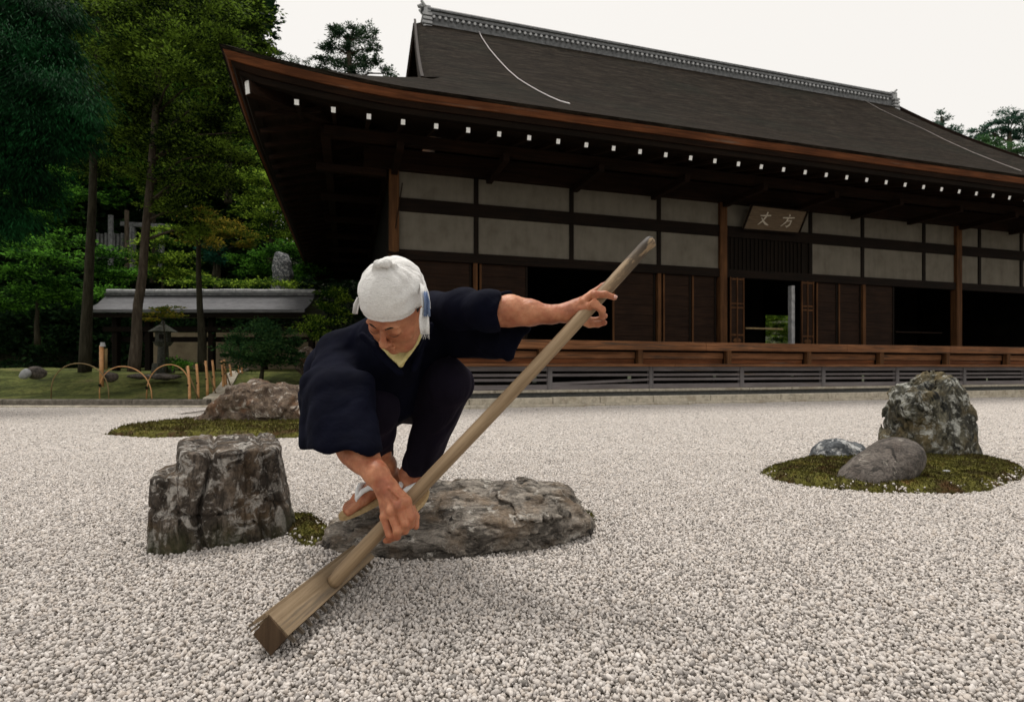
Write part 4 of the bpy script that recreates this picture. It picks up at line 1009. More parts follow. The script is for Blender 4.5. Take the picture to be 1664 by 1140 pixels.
# ---------------- head (own frame: x to the subject's left, y forward, z up)
HC = A(643, 499, 1.57)
pitch, yaw, roll = math.radians(54), math.radians(27), math.radians(-17)
Rm = (Matrix.Rotation(math.pi - yaw, 3, 'Z') @ Matrix.Rotation(-pitch, 3, 'X') @ Matrix.Rotation(roll, 3, 'Y'))
RH = np.array(Rm)                                                     # columns: head axes in world
def toh(P): return (P - HC.astype(np.float32)) @ RH.astype(np.float32)
def w(p): return HC + RH @ np.array(p)
HS = 1.0
def headf(P):
    p = toh(P); d = ell(p, (0, -.012, .035), (.077, .095, .092))
    d = U(.03, d, ell(p, (0, .030, -.030), (.068, .062, .082)), rc(p, (-.025, .052, -.088), (.025, .052, -.088), .024), rc(p, (-.048, 0, -.055), (-.02, .055, -.095), .02, .016), rc(p, (.048, 0, -.055), (.02, .055, -.095), .02, .016))
    for s in (-1, 1):
        d = U(.018, d, ell(p, (.040 * s, .062, -.032), (.024, .020, .022)))                # cheek
        d = smax(d, -ell(p, (.031 * s, .100, .000), (.019, .016, .012)), .014)               # socket
        d = U(.006, d, ell(p, (.031 * s, .077, -.001), (.0165, .0150, .0115)))               # closed, down-looking lid
        d = U(.010, d, rc(p, (.012 * s, .089, .020), (.044 * s, .080, .021), .0065, .006))   # brow ridge
    for s in (-1, 1):
        e1_ = rc(p, (.017 * s, .0915, -.0065), (.031 * s, .0935, -.0095), .0012); e2_ = rc(p, (.031 * s, .0935, -.0095), (.045 * s, .0880, -.0060), .0012)
        d = smax(d, -np.minimum(e1_, e2_), .0025)                                             # lid slit
    d = U(.009, d, rc(p, (0, .090, .006), (0, .110, -.028), .0065, .0095), ell(p, (0, .110, -.034), (.0125, .0115, .0095)))
    for s in (-1, 1):
        d = U(.005, d, ell(p, (.0125 * s, .101, -.038), (.0075, .0095, .0070)))
        d = smax(d, -ell(p, (.0065 * s, .109, -.0440), (.0036, .005, .0035)), .002)
    d = U(.006, d, ell(p, (0, .0965, -.0590), (.022, .0095, .0055)), ell(p, (0, .0945, -.0700), (.018, .0095, .0062)))
    d = smax(d, -rc(p, (-.021, .1010, -.0640), (.021, .1010, -.0640), .0013), .002)
    d = smax(d, -rc(p, (-.010, .107, -.052), (.010, .107, -.052), .0004) , .003)
    d = U(.010, d, ell(p, (0, .083, -.096), (.016, .012, .011)))
    # ears
    for s in (-1, 1):
        ear = ell(p, (.078 * s, -.008, -.012), (.008, .017, .030)); ear = smax(ear, -ell(p, (.086 * s, -.003, -.010), (.006, .010, .019)), .003); d = U(.006, d, ear)
    nk = rc(P, w((0, -.03, -.06)), nb, .050, .062); d = U(.025, d, nk, rc(P, nb, chest, .05, .07))
    return d
parts_V, parts_Q = [], []
def addp(V, Q): parts_Q.append(Q + sum(len(v) for v in parts_V)); parts_V.append(V)
lo = np.minimum(HC - .17, nb - .09); hi = np.maximum(HC + .16, nb + .08)
addp(*snet(headf, lo, hi, .0026))
# ---------------- forearms and hands
def chain(P, pts, rads, k=.004):
    d = None
    for i in range(len(pts) - 1):
        q = rc(P, pts[i], pts[i + 1], rads[i], rads[i + 1]); d = q if d is None else smin(d, q, k)
    return d
def hand_L(P):
    """upper hand, fingers lying over the pole, one behind it"""
    # poleY about 1.61..1.63 here
    d = chain(P, [elL, A(830, 505, 1.64), A(862, 508, 1.635), A(895, 511, 1.63), wrL], [.044, .044, .036, .0245, .0205], .02)
    d = smin(d, rc(P, A(912, 505, 1.63), A(935, 500, 1.635), .018, .020), .02)
    # palm: slab from the wrist to the knuckles, behind and left of the pole
    palm = U(.012, rc(P, A(925, 503, 1.63), A(948, 489, 1.63), .019, .0155), rc(P, A(922, 513, 1.64), A(944, 509, 1.65), .019, .017), rc(P, A(930, 520, 1.65), A(950, 521, 1.66), .015, .012), rc(P, A(925, 510, 1.63), A(950, 499, 1.62), .019, .0155))
    d = smin(d, palm, .018)
    f = [chain(P, [A(944, 490, 1.65), A(962, 477, 1.665), A(979, 465, 1.67), A(995, 455, 1.67)], [.0125, .0105, .0095, .0078]),
         chain(P, [A(946, 490, 1.625), A(966, 479, 1.590), A(983, 478, 1.583), A(998, 483, 1.590)], [.0135, .0115, .0100, .0085]),
         chain(P, [A(944, 503, 1.620), A(966, 494, 1.583), A(978, 503, 1.580), A(979, 515, 1.600)], [.0140, .0120, .0105, .0088]),
         chain(P, [A(942, 516, 1.645), A(960, 521, 1.665), A(973, 520, 1.665), A(983, 513, 1.650)], [.0125, .0108, .0098, .0082]),
         chain(P, [A(940, 518, 1.650), A(958, 526, 1.662), A(972, 526, 1.658), A(982, 524, 1.650)], [.0135, .0115, .0100, .0085])]
    for q in f: d = smin(d, q, .0032)
    d = d - .0006 * vnoise(P * 150)
    for k_, (q, r_) in enumerate(((A(966, 479, 1.583), .012), (A(966, 494, 1.576), .013), (A(949, 491, 1.61), .015), (A(948, 502, 1.61), .015))): d = smin(d, ell(P, q, (r_, r_, r_)) , .006)
    return d
def hand_R(P):
    """lower hand, back of the hand to the viewer, fingers closing round the pole"""
    d = chain(P, [A(565, 718, 1.615), A(577, 730, 1.595), A(590, 743, 1.565), A(612, 770, 1.515), wrR], [.042, .046, .042, .031, .0265], .02)
    palm = U(.014, rc(P, A(630, 793, 1.50), A(648, 820, 1.472), .022, .0150), rc(P, A(627, 798, 1.50), A(636, 829, 1.472), .022, .0145), rc(P, A(625, 798, 1.505), A(626, 837, 1.480), .019, .0130), rc(P, A(635, 792, 1.50), A(660, 813, 1.478), .019, .0145))
    d = smin(d, palm, .018)
    f = [chain(P, [A(660, 815, 1.470), A(668, 840, 1.456), A(667, 852, 1.470), A(659, 857, 1.492)], [.0138, .0120, .0106, .0090]),
         chain(P, [A(648, 822, 1.464), A(659, 850, 1.452), A(658, 861, 1.468), A(650, 865, 1.490)], [.0140, .0122, .0108, .0090]),
         chain(P, [A(636, 830, 1.466), A(646, 861, 1.455), A(645, 871, 1.470), A(638, 874, 1.492)], [.0136, .0118, .0104, .0088]),
         chain(P, [A(625, 839, 1.476), A(633, 868, 1.466), A(632, 876, 1.480), A(627, 878, 1.496)], [.0126, .0106, .0094, .0080]),
         chain(P, [A(642, 800, 1.510), A(666, 822, 1.535), A(675, 838, 1.528), A(676, 855, 1.518)], [.0150, .0128, .0110, .0088])]
    for q in f: d = smin(d, q, .0032)
    for q, r_ in ((A(660, 815, 1.464), .0145), (A(648, 822, 1.458), .0148), (A(636, 830, 1.460), .0142), (A(625, 839, 1.471), .0128)): d = smin(d, ell(P, q, (r_, r_, r_)), .006)
    # tendons and a vein
    for a_, b_ in ((wrR, A(648, 822, 1.464)), (wrR, A(636, 830, 1.466)), (A(636, 790, 1.49), A(660, 815, 1.470))):
        d = smin(d, rc(P, np.array(a_) + (0, -.020, 0), np.array(b_) + (0, -.013, 0), .004, .004), .008)
    return d - .0006 * vnoise(P * 150)
def bnds(pts, m):
    pts = np.array(pts); return pts.min(0) - m, pts.max(0) + m
lo, hi = bnds([elL, wrL], .055); hi[0] = wrL[0] - .02; addp(*snet(hand_L, *bnds([A(805, 508, 1.64), A(1003, 452, 1.60), A(985, 530, 1.67)], .030), .0023))
lo, hi = bnds([A(563, 716, 1.60), A(650, 878, 1.47), A(680, 860, 1.53)], .05); addp(*snet(hand_R, lo, hi, .0023))
# ---------------- feet
def foot(heel, ball, toe, ank, lat, kn):
    heel, ball, toe, ank, kn = [np.array(q, float) for q in (heel, ball, toe, ank, kn)]
    ax = toe - heel; ax /= np.linalg.norm(ax); sd_ = np.cross(ax, (0, 0, 1)); sd_ /= np.linalg.norm(sd_); up = np.cross(sd_, ax); sd_ *= lat
    def f(P):
        d = U(.02, rc(P, heel + up * .028, ball + up * .020, .030, .026), rc(P, heel + up * .028, ball + up * .018 + sd_ * .024, .027, .019), rc(P, ball + up * .02 - sd_ * .020, heel + up * .028, .021, .027))
        d = U(.03, d, rc(P, ank, heel + up * .03, .034, .030), rc(P, ank, (ball + heel) / 2 + up * .042, .033, .026), rc(P, ank, ank + (kn - ank) * .30, .032, .033))
        for s in (-1, 1): d = smin(d, ell(P, ank + sd_ * .030 * s, (.014, .014, .014)), .012)
        tl = np.linalg.norm(toe - ball)
        for i, (o_, r_, l_) in enumerate(((-.026, .0135, 1.0), (-.008, .0102, .97), (.008, .0096, .86), (.022, .0090, .72), (.034, .0085, .55))):
            a_ = ball + sd_ * o_ * .95 + up * .017; q = rc(P, a_, ball + sd_ * o_ * 1.1 + ax * tl * l_ + up * .010, r_ * 1.1, r_); d = smin(d, q, .006)
        return d
    return f, ax, sd_, up
sandals = []
for heel, ball, toe, ank, lat, kn, mb in (
        (A(640, 786, 2.13), A(588, 818, 2.02), A(560, 832, 1.965), anR, 1, knR, .055),
        (A(686, 789, 2.10), A(661, 816, 1.98), A(649, 832, 1.925), anL, -1, knL, .055)):
    f, ax, sd_, up = foot(heel, ball, toe, ank, lat, kn)
    addp(*snet(f, *bnds([heel, toe, ank, ank + (kn - ank) * .3], .05), .0032))
    sandals.append((heel, ball, toe, ax, sd_, up, ank))
# core and limbs hidden under the clothes
def core(P): return U(.03, rc(P, pel, chest, .09, .10), rc(P, chest, nb, .08, .05), rc(P, chest, shL, .08, .05), rc(P, chest, shR, .08, .05), rc(P, shL, elL, .048, .041), rc(P, shR, elR, .048, .041),
                      rc(P, pel, hipL, .07, .06), rc(P, pel, hipR, .07, .06), rc(P, hipL, knL, .06, .04), rc(P, hipR, knR, .06, .04), rc(P, knL, anL, .036, .026), rc(P, knR, anR, .036, .026))
addp(*snet(core, (-.85, 1.45, .15), (.05, 2.4, .95), .015))
body = mobj('body', np.concatenate(parts_V), np.concatenate(parts_Q), M['skin'])
# the one fingernail that faces the camera
b = NB('fingernail'); M['nail'] = b.fin((.62, .36, .30), .35, None, .5)
cN = A(999.5, 482.2, 1.583); V, Q = snet(lambda P: ell(P, cN, (.0075, .003, .0052)), cN - .012, cN + .012, .0012); mobj('fingernail', V, Q, M['nail'])
# lips and brows
def tubes(pp, rr, n=6):
    m = MB(); m.tube(pp, rr, n); return np.array(m.V), m.F
for s in (-1, 1):
    m = MB(); m.tube([w((.013 * s, .0955, .0195)) , w((.028 * s, .0915, .0245)), w((.046 * s, .0800, .0200))], [.0016, .0026, .0012], 6)
    obj('eyebrow', np.array(m.V) + MI, m.F, M['hair'], man)
for s in (-1, 1):
    m = MB(); m.tube([w((.0165 * s, .0925, -.0070)), w((.031 * s, .0945, -.0105)), w((.0455 * s, .0880, -.0065))], [.0006, .0011, .0006], 5)
    obj('eyelashes', np.array(m.V) + MI, m.F, M['hair'], man)
# short hair showing under the towel
def hairf(P):
    p = toh(P); h_ = ell(p, (0, -.014, .030), (.0795, .0965, .092)); return smax(smax(h_, -(p[:, 2] + .035 + .3 * p[:, 1]), .004), (p[:, 1] - .02 + .3 * p[:, 2]), .004) + .0015 * vnoise(P * 140)
V, Q = snet(hairf, HC - .14, HC + .14, .004); mobj('hair', V, Q, M['hair'])
# ---------------- towel
# hem plane in head space: above the brows in front, at the nape behind
def towf(P):
    p = toh(P); base = ell(p, (0, -.010, .046), (.0885, .108, .099))
    cut = -(p[:, 2] - .030 - .28 * (p[:, 1] - .03))                                       # keep above this
    d = smax(base, cut, .006); d = smax(d, -ell(p, (0, -.012, .035), (.080, .098, .096)), .002)
    kn_ = U(.004, ell(p, (-.010, -.018, .158), (.016, .015, .011)), ell(p, (.010, -.012, .157), (.013, .013, .010)), rc(p, (-.024, -.03, .140), (.02, -.01, .144), .008, .009))
    d = smin(d, kn_, .006)
    fold = .0022 * np.sin(p[:, 2] * 150 + 2 * np.sin(p[:, 0] * 30) + 4 * fbm(p * 14, 2)) * np.clip(np.abs(p[:, 0]) / .05 - .5, 0, 1)
    band = .002 * np.exp(-((cut + .012) / .004) ** 2)
    gather = .003 * fbm(np.stack([np.arctan2(p[:, 0], p[:, 1] + .03) * 5, p[:, 2] * 9, 0 * p[:, 0]], -1), 3)
    return d + fold - gather + band
V, Q = snet(towf, HC - .18, HC + .21, .0034); tow = mobj('head_towel', V, Q, M['towel'])
# its loose ends hanging beside the head
def strip_mesh(pp, wd, th=.004, side=(1, 0, 0), nz=9, wav=.006):
    pp = [np.array(q, float) for q in pp]; V = []; m = len(pp); sdv = np.array(side, float)
    for i, p in enumerate(pp):
        d = pp[min(i + 1, m - 1)] - pp[max(i - 1, 0)]; d /= np.linalg.norm(d); s_ = sdv - d * (sdv @ d); s_ /= np.linalg.norm(s_); n_ = np.cross(s_, d)
        ww = wd[i] if hasattr(wd, '__len__') else wd
        for j in range(nz):
            t = j / (nz - 1) - .5; V.append(p + s_ * ww * t + n_ * (wav * math.sin(t * 9 + i * .8) + th / 2))
        for j in range(nz):
            t = .5 - j / (nz - 1); V.append(p + s_ * ww * t + n_ * (wav * math.sin(t * 9 + i * .8) - th / 2))
    k = nz * 2; Fq = [(i * k + j, i * k + (j + 1) % k, (i + 1) * k + (j + 1) % k, (i + 1) * k + j) for i in range(m - 1) for j in range(k)] + [tuple(reversed(range(k))), tuple((m - 1) * k + j for j in range(k))]
    return V, Fq
Yt = 1.485
for pp, wd, mt, nm in (([A(686, 462, 1.50), A(690, 478, Yt), A(692, 492, Yt), A(693, 502, Yt)], [.016, .024, .024, .022], 'towel', 'towel_tail'),
                       ([A(691, 474, 1.478), A(694, 490, 1.474), A(694, 514, 1.474)], [.010, .016, .018], 'towel_blue', 'towel_tail_print'),
                       ([A(690, 500, Yt), A(689, 518, 1.48), A(690, 532, 1.48), A(691, 543, 1.482)], [.024, .028, .026, .022], 'towel', 'towel_tail'),
                       ([A(584, 484, 1.50), A(579, 496, 1.50), A(577, 510, 1.50)], [.016, .018, .014], 'towel', 'towel_tail')):
    V, Fq = strip_mesh(pp, wd); obj(nm, np.array(V) + MI, Fq, M[mt], man)
fm = MB()
for i in range(7):
    x = 684 + i * 2.1; fm.tube([A(x, 541, 1.48), A(x + 1 + (i % 3), 549 + (i % 2) * 2, 1.483)], .0007, 4)
obj('fringe', np.array(fm.V) + MI, fm.F, M['towel'], man)
# ---------------- inner collar
cl = []
def collar(P):
    a = tri(P, A(660, 532, 1.68), A(680, 545, 1.66), A(651, 592, 1.655), .007); c_ = tri(P, A(690, 528, 1.67), A(676, 558, 1.645), A(651, 592, 1.648), .007)
    d_ = tri(P, A(622, 566, 1.68), A(660, 545, 1.68), A(652, 592, 1.655), .007)
    return U(.006, a, c_, d_) + .0012 * fbm(P * 60, 3)
V, Q = snet(collar, *bnds([A(620, 528, 1.69), A(692, 595, 1.64)], .03), .003); mobj('collar', V, Q, M['yellow'])
# ---------------- jacket
def folds(P, a=.006):
    q = P @ np.array([[1, .25, .5], [-.2, 1, .2], [-.55, 0, 1]], np.float32)
    return a * fbm(q * np.array([7, 7, 2.6], np.float32) * 1.6 + 3, 3) + a * .7 * ridged(q * np.array([5, 5, 2], np.float32) + 11, 2)
def jack(P):
    x, y, z = P[:, 0], P[:, 1], P[:, 2]
    d = U(.06, rc(P, A(605, 645, 2.14), A(618, 615, 1.98), .135, .145), rc(P, A(618, 620, 1.98), A(632, 560, 1.82), .15, .095), rc(P, A(550, 645, 2.05), A(540, 600, 1.92), .115, .10))
    d = U(.04, d, rc(P, A(550, 572, 1.84), A(632, 545, 1.80), .070, .080), rc(P, A(632, 545, 1.80), A(706, 508, 1.86), .078, .066))
    # neckline opening
    d = U(.05, d, rc(P, A(640, 575, 1.76), A(632, 645, 1.90), .085, .09), rc(P, A(590, 610, 1.80), A(588, 660, 1.86), .08, .075), rc(P, A(688, 555, 1.90), A(700, 630, 1.98), .085, .09))
    d = smax(d, -rc(P, w((0, -.03, -.04)), nb + (nb - HC) * .05, .060, .052), .012)
    d = smax(d, -tri(P, A(655, 525, 1.62), A(692, 530, 1.62), A(651, 600, 1.63), .036), .008)
    d = smax(d, -tri(P, A(622, 560, 1.62), A(660, 540, 1.62), A(651, 600, 1.63), .034), .008)
    # right sleeve, hanging wide
    sr = U(.035, rc(P, A(548, 574, 1.82), A(545, 640, 1.68), .068, .078), rc(P, A(545, 640, 1.66), A(548, 735, 1.57), .076, .080), rc(P, A(572, 650, 1.655), A(581, 735, 1.555), .062, .072),
           tri(P, A(505, 620, 1.70), A(502, 745, 1.60), A(560, 745, 1.56), .022), tri(P, A(520, 600, 1.75), A(590, 620, 1.66), A(588, 745, 1.57), .024),
           tri(P, A(505, 620, 1.70), A(590, 620, 1.66), A(560, 745, 1.56), .026), rc(P, A(497, 640, 1.74), A(504, 745, 1.61), .024, .022))
    hem = (A(487, 729, 1.6)[2] - z) + (-.02) * (x - A(487, 733, 1.6)[0]) - .006 * np.sin(x * 60)
    sr = smax(sr, hem, .008)
    op = rc(P, A(585, 770, 1.58), A(596, 800, 1.56), .046, .046); sr = smax(sr, -op, .006)
    d = smin(d, sr, .03)
    # left sleeve along the outstretched arm
    sl = U(.03, rc(P, A(708, 508, 1.85), A(755, 503, 1.72), .066, .062), rc(P, A(755, 503, 1.72), A(793, 505, 1.645), .062, .060), rc(P, A(793, 505, 1.645), A(835, 507, 1.635), .060, .056),
           tri(P, A(700, 520, 1.86), A(812, 500, 1.70), A(822, 570, 1.72), .024), tri(P, A(700, 520, 1.86), A(740, 570, 1.86), A(822, 570, 1.72), .026))
    cutx = x - (A(813, 505, 1.64)[0] + .004 * np.sin(z * 60)); sl = smax(sl, cutx, .006)
    op = rc(P, A(832, 505, 1.64), A(870, 505, 1.63), .049, .049); sl = smax(sl, -op, .006)
    bk = U(.02, tri(P, A(800, 485, 1.72), A(858, 522, 1.72), A(826, 578, 1.72), .015), tri(P, A(800, 485, 1.72), A(780, 560, 1.74), A(826, 578, 1.72), .016), tri(P, A(806, 482, 1.71), A(829, 474, 1.70), A(857, 535, 1.71), .013), rc(P, A(790, 478, 1.70), A(827, 475, 1.70), .011, .007))
    sl = smin(sl, bk, .012)
    d = smin(d, sl, .03)
    # lapels crossing on the chest
    lp = U(.008, rc(P, A(700, 528, 1.72), A(672, 600, 1.70), .012, .012), rc(P, A(588, 545, 1.68), A(650, 606, 1.66), .013, .012)); d = smin(d, lp, .02)
    return d + folds(P, .0055) + .0035 * crack(P @ np.array([[1, .25, .5], [-.2, 1, .2], [-.55, 0, 1]], np.float32), (5, 5, 2.2), .10) + .0012 * fbm(P * 60, 2)
V, Q = snet(jack, (-.90, 1.46, .24), (.10, 2.40, .97), .0068); mobj('jacket', V, Q, M['navy'])
# ---------------- trousers
def trou(P):
    d = U(.05, rc(P, hipL, knL, .095, .088), rc(P, hipR, knR, .095, .082), rc(P, pel, pel + (0, 0, .03), .11), rc(P, A(640, 625, 1.95), A(642, 645, 2.05), .12, .10))
    d = U(.03, d, rc(P, knL + (0, .02, -.01), A(673, 765, 2.03), .080, .056), rc(P, knR, A(620, 736, 2.02), .076, .053))
    d = U(.03, d, tri(P, A(742, 640, 1.92), A(700, 745, 2.05), A(668, 750, 2.02), .035), tri(P, A(735, 650, 1.95), A(700, 660, 2.05), A(700, 740, 2.08), .03))
    cl_ = A(672, 774, 2.03); d = smax(d, (cl_[2] - P[:, 2]) , .008) if False else d
    hemL = rc(P, A(672, 772, 2.03), A(660, 830, 2.03), .085); keep = P[:, 2] - cl_[2]
    low = np.where(P[:, 0] > A(640, 760, 2.04)[0], cl_[2] - P[:, 2], A(625, 748, 2.06)[2] - P[:, 2]); d = smax(d, low, .006)
    q = P * np.array([9, 9, 1.8], np.float32)
    return d + .007 * crack(q, (.55, .55, .55), .10) + .006 * fbm(q * 1.3, 3) + .005 * ridged(q + 4, 2)
V, Q = snet(trou, (-.80, 1.68, .18), (-.02, 2.40, .80), .0068); mobj('trousers', V, Q, M['navy2'])
# ---------------- sandals
for heel, ball, toe, ax, sd_, up, ank in sandals:
    sdl = empty('sandal'); sdl.parent = man; sdl.location = (0, 0, 0)
    L_ = float(np.linalg.norm(toe - heel)) + .045; V = []; nS = 36
    for lv in (-.020, -.004):
        for i in range(nS):
            t = 2 * math.pi * i / nS; a_ = math.cos(t); w_ = .047 * (1 - .12 * (a_ < 0) * abs(a_)) * (1 - .08 * math.cos(2 * t))
            V.append((heel + toe) / 2 + ax * (a_ * L_ / 2) + sd_ * math.copysign(abs(math.sin(t)) ** .75, math.sin(t)) * w_ + up * lv)
    c0_ = len(V); Fq = [(i, (i + 1) % nS, nS + (i + 1) % nS, nS + i) for i in range(nS)] + [tuple(reversed(range(nS))), tuple(range(nS, 2 * nS))]
    obj('sole', np.array(V) + MI, Fq, M['straw'], sdl, False)
    root = ball + ax * .026 - sd_ * .017 + up * .034
    for s in (-1, 1):
        mid = ball - ax * .030 + sd_ * (.029 * s) + up * .054; end = ball - ax * .095 + sd_ * (.043 * s) + up * .010
        pp = [root, (root + mid) / 2 + up * .008, mid, (mid + end) / 2 + up * .006 + sd_ * s * .012, end]
        m = MB(); m.tube(pp, [.0065, .0095, .0105, .0105, .009], 8); obj('strap', np.array(m.V) + MI, m.F, M['strap'], sdl)
    m = MB(); m.tube([root, root - up * .03], [.004, .004], 6); obj('toe_strap', np.array(m.V) + MI, m.F, M['strap'], sdl)
# ------------------------------------------------------------------ garden at the left
def sm(t): t = np.clip(t, 0, 1); return t * t * (3 - 2 * t)
def lawn_z(x, y):
    P = np.stack([x * .5, y * .5, 0 * x], -1)
    return .105 + .48 * sm((y - 9.9) / 3.6) + (.10 * fbm(P, 3) + .03 * fbm(P * 5, 2)) * sm((y - 9.7) / 1.5)
V, Q = grid(-30, -3.6, 9.47, 22, 200, 150, lambda x, y: lawn_z(x, y))
tag(obj('mossy_lawn', V, Q, M['lawn']), 'mossy green lawn behind the kerb at the left', None, kind='structure')
def hill_z(x, y):
    P = np.stack([x * .06, y * .06, 0 * x], -1); return -.5 + 15 * sm((y - 17 - 22 * sm((x + 5) / 14)) / 45) + 2.2 * fbm(P, 3) * sm((y - 18) / 10)
V, Q = grid(-120, 140, 16.5, 130, 90, 60, lambda x, y: hill_z(x, y))
tag(obj('hillside', V, Q, M['earth']), 'dark wooded hillside rising behind the garden and the hall', None, kind='structure')
# kerb: long front stones, then turning back beside the bamboo
kb = empty('garden_kerb', (-5.2, 9.4, 0)); tag(kb, 'dark grey stone kerb in front of the mossy lawn at the left', 'kerb'); KI = (5.2, -9.4)
r_ = random.Random(9); q = -22.0
while q < -5.15:
    w_ = min(r_.uniform(1.6, 2.4), -5.12 - q); m = MB(); m.cbox(q + KI[0], q + w_ - .012 + KI[0], 9.30 + KI[1], 9.50 + KI[1], -.03, .126 + r_.uniform(-.004, .004), .02); m.build('kerb_stone', M['kerbdark'], kb); q += w_
q = -22.0
while q < -5.0:
    w_ = r_.uniform(1.4, 2.2); m = MB(); m.cbox(q + KI[0], min(q + w_ - .012, -5.0) + KI[0], 9.14 + KI[1], 9.29 + KI[1], -.03, .030, .01); m.build('kerb_stone', M['kerb'], kb); q += w_
p0 = np.array([-5.12, 9.4]); dk = np.array([-2.4, 6.2]); dk /= np.linalg.norm(dk)
for i in range(6):
    a = p0 + dk * (i * 1.1 + .06); c_ = a + dk * 1.08; zz0 = float(lawn_z(a[0] * np.ones(1), a[1] * np.ones(1))[0]); zz1 = float(lawn_z(c_[0] * np.ones(1), c_[1] * np.ones(1))[0])
    m = MB(); m.beam((a[0] + KI[0], a[1] + KI[1], zz0 - .03), (c_[0] + KI[0], c_[1] + KI[1], zz1 - .03), .24, .14); m.build('kerb_stone', M['kerb'], kb)

def ly(px, py, z=None, Y=None):
    return A(px, py, Y)
# bamboo hoops
hoop_l = ['bent bamboo hoop at the far left of the low edging', 'middle bent bamboo hoop of the low edging', 'bent bamboo hoop next to the row of cut bamboo stakes']
for k, (x0, y0, xt, yt, x1, y1, Y) in enumerate(((83, 643, 127, 590, 177, 643, 9.75), (162, 644, 196, 595, 247, 647, 9.70), (238, 644, 277, 592, 309, 640, 9.75))):
    P = []
    for t in np.linspace(0, math.pi, 22):
        cx_ = (x0 + x1) / 2 - math.cos(t) * (x1 - x0) / 2 + (xt - (x0 + x1) / 2) * math.sin(t) * .6; py = (y0 + y1) / 2 - math.sin(t) ** .8 * ((y0 + y1) / 2 - yt) + 6 * (t < .01) + 6 * (t > 3.13)
        P.append(A(cx_, py, Y + .10 * math.cos(t)))
    o = MB().tube(P, .0095, 6).build('bamboo_hoop', M['bamboo2'] if k < 1 else M['bamboo'], None, True); tag(o, hoop_l[k], 'hoop', 'bamboo hoops edging the lawn')
for k, (px, py, Y) in enumerate(((163, 626, 9.72), (239, 630, 9.72))):
    m = MB(); c_ = A(px, py, Y)
    for a in (0, 1.2, 2.4): m.tube([c_ + (-.03 * math.cos(a), 0, -.03 * math.sin(a)), c_ + (.03 * math.cos(a), -.02, .03 * math.sin(a))], .01, 6)
    tag(m.build('rope_tie', M['black']), ['dark rope tie where the two left hoops cross', 'dark rope tie where the middle and right hoops cross'][k], 'rope tie')
stk = [(307, 594, 649, 9.62), (321, 591, 645, 9.9), (336, 586, 637, 10.35), (347, 585, 631, 10.8), (362, 586, 627, 11.2), (366, 584, 622, 11.4), (375, 592, 616, 12.3), (388, 594, 616, 12.8), (394, 596, 616, 13.1)]
names = ['nearest and tallest', 'second', 'third', 'fourth', 'fifth', 'sixth', 'seventh', 'eighth', 'ninth and farthest']
for k, (px, ya, yb, Y) in enumerate(stk):
    top = A(px - 2, ya, Y); bot = A(px + 1, yb + 6, Y); rt = empty('bamboo_stake', tuple(bot)); tag(rt, '%s cut bamboo stake of the row leading back along the kerb' % names[k], 'stake', 'cut bamboo stakes along the kerb')
    P = [bot + (top - bot) * t + np.array([.012 * math.sin(t * 3), 0, 0]) for t in np.linspace(0, 1, 6)]
    MB().tube([p - bot for p in P], [.024, .024, .023, .023, .022, .021], 8).build('cane', M['bamboo'], rt, True)
    c_ = bot * .52 + top * .48; MB().tube([c_ - bot + (0, 0, -.015), c_ - bot + (0, 0, .015)], .027, 8).build('rope', M['black'], rt)
    if k in (0, 2, 4):
        MB().tube([(.12, .10, .0), (.04, .05, .3), (-.06, 0, np.linalg.norm(top - bot) * .95)], .012, 6).build('thin_cane', M['bamboo2'], rt, True)
pt = empty('gate_post', tuple(A(167, 606, 10.6))); tag(pt, 'short thick tied bamboo post with pale cut top standing behind the hoops', 'post'); PI_ = -A(167, 606, 10.6)
MB().tube([A(165, 628, 10.6) + PI_, A(165, 561, 10.6) + PI_], .036, 10).build('cane', M['bamboo'], pt, True)
MB().tube([A(172, 600, 10.66) + PI_, A(172, 566, 10.66) + PI_], .03, 8).build('cane', M['bamboo2'], pt, True)
MB().tube([A(167, 563, 10.6) + PI_, A(167, 556, 10.6) + PI_], [.05, .035], 10).build('cap', M['tilepale'], pt)
# stones on the lawn
for k, (px, py, Y, rx, rz_, mt, lab) in enumerate(((41, 607, 10.6, .10, .10, 'tilepale', 'small pale round stone on the lawn at the far left'), (58, 606, 10.8, .18, .13, 'rock_smooth', 'grey stone beside the small pale stone on the lawn'),
        (178, 612, 10.8, .17, .12, 'rock_smooth', 'grey stone at the foot of the short tied bamboo post'), (499, 588, 11.6, .24, .32, 'rock_back', 'brown boulder just right of the round clipped bush'),
        (545, 555, 13.5, .3, .22, 'rock_blue', 'pale boulder behind the man on the garden side of the hall'), (270, 612, 11.6, .3, .06, 'rock_smooth', 'low flat grey stepping stone behind the hoops'), (232, 611, 11.5, .3, .05, 'rock_smooth', 'low dark stepping stone left of the other one'))):
    c_ = A(px, py, Y); sd0 = 3.7 * k
    V, Q = snet(lambda P: ell(P - c_, (0, 0, 0), (rx, rx * .8, rz_)) + .04 * fbm((P + sd0) * 5, 4), c_ - rx - .15, c_ + rx + .15, .025); tag(obj('garden_stone', V, Q, M[mt]), lab, 'stone')
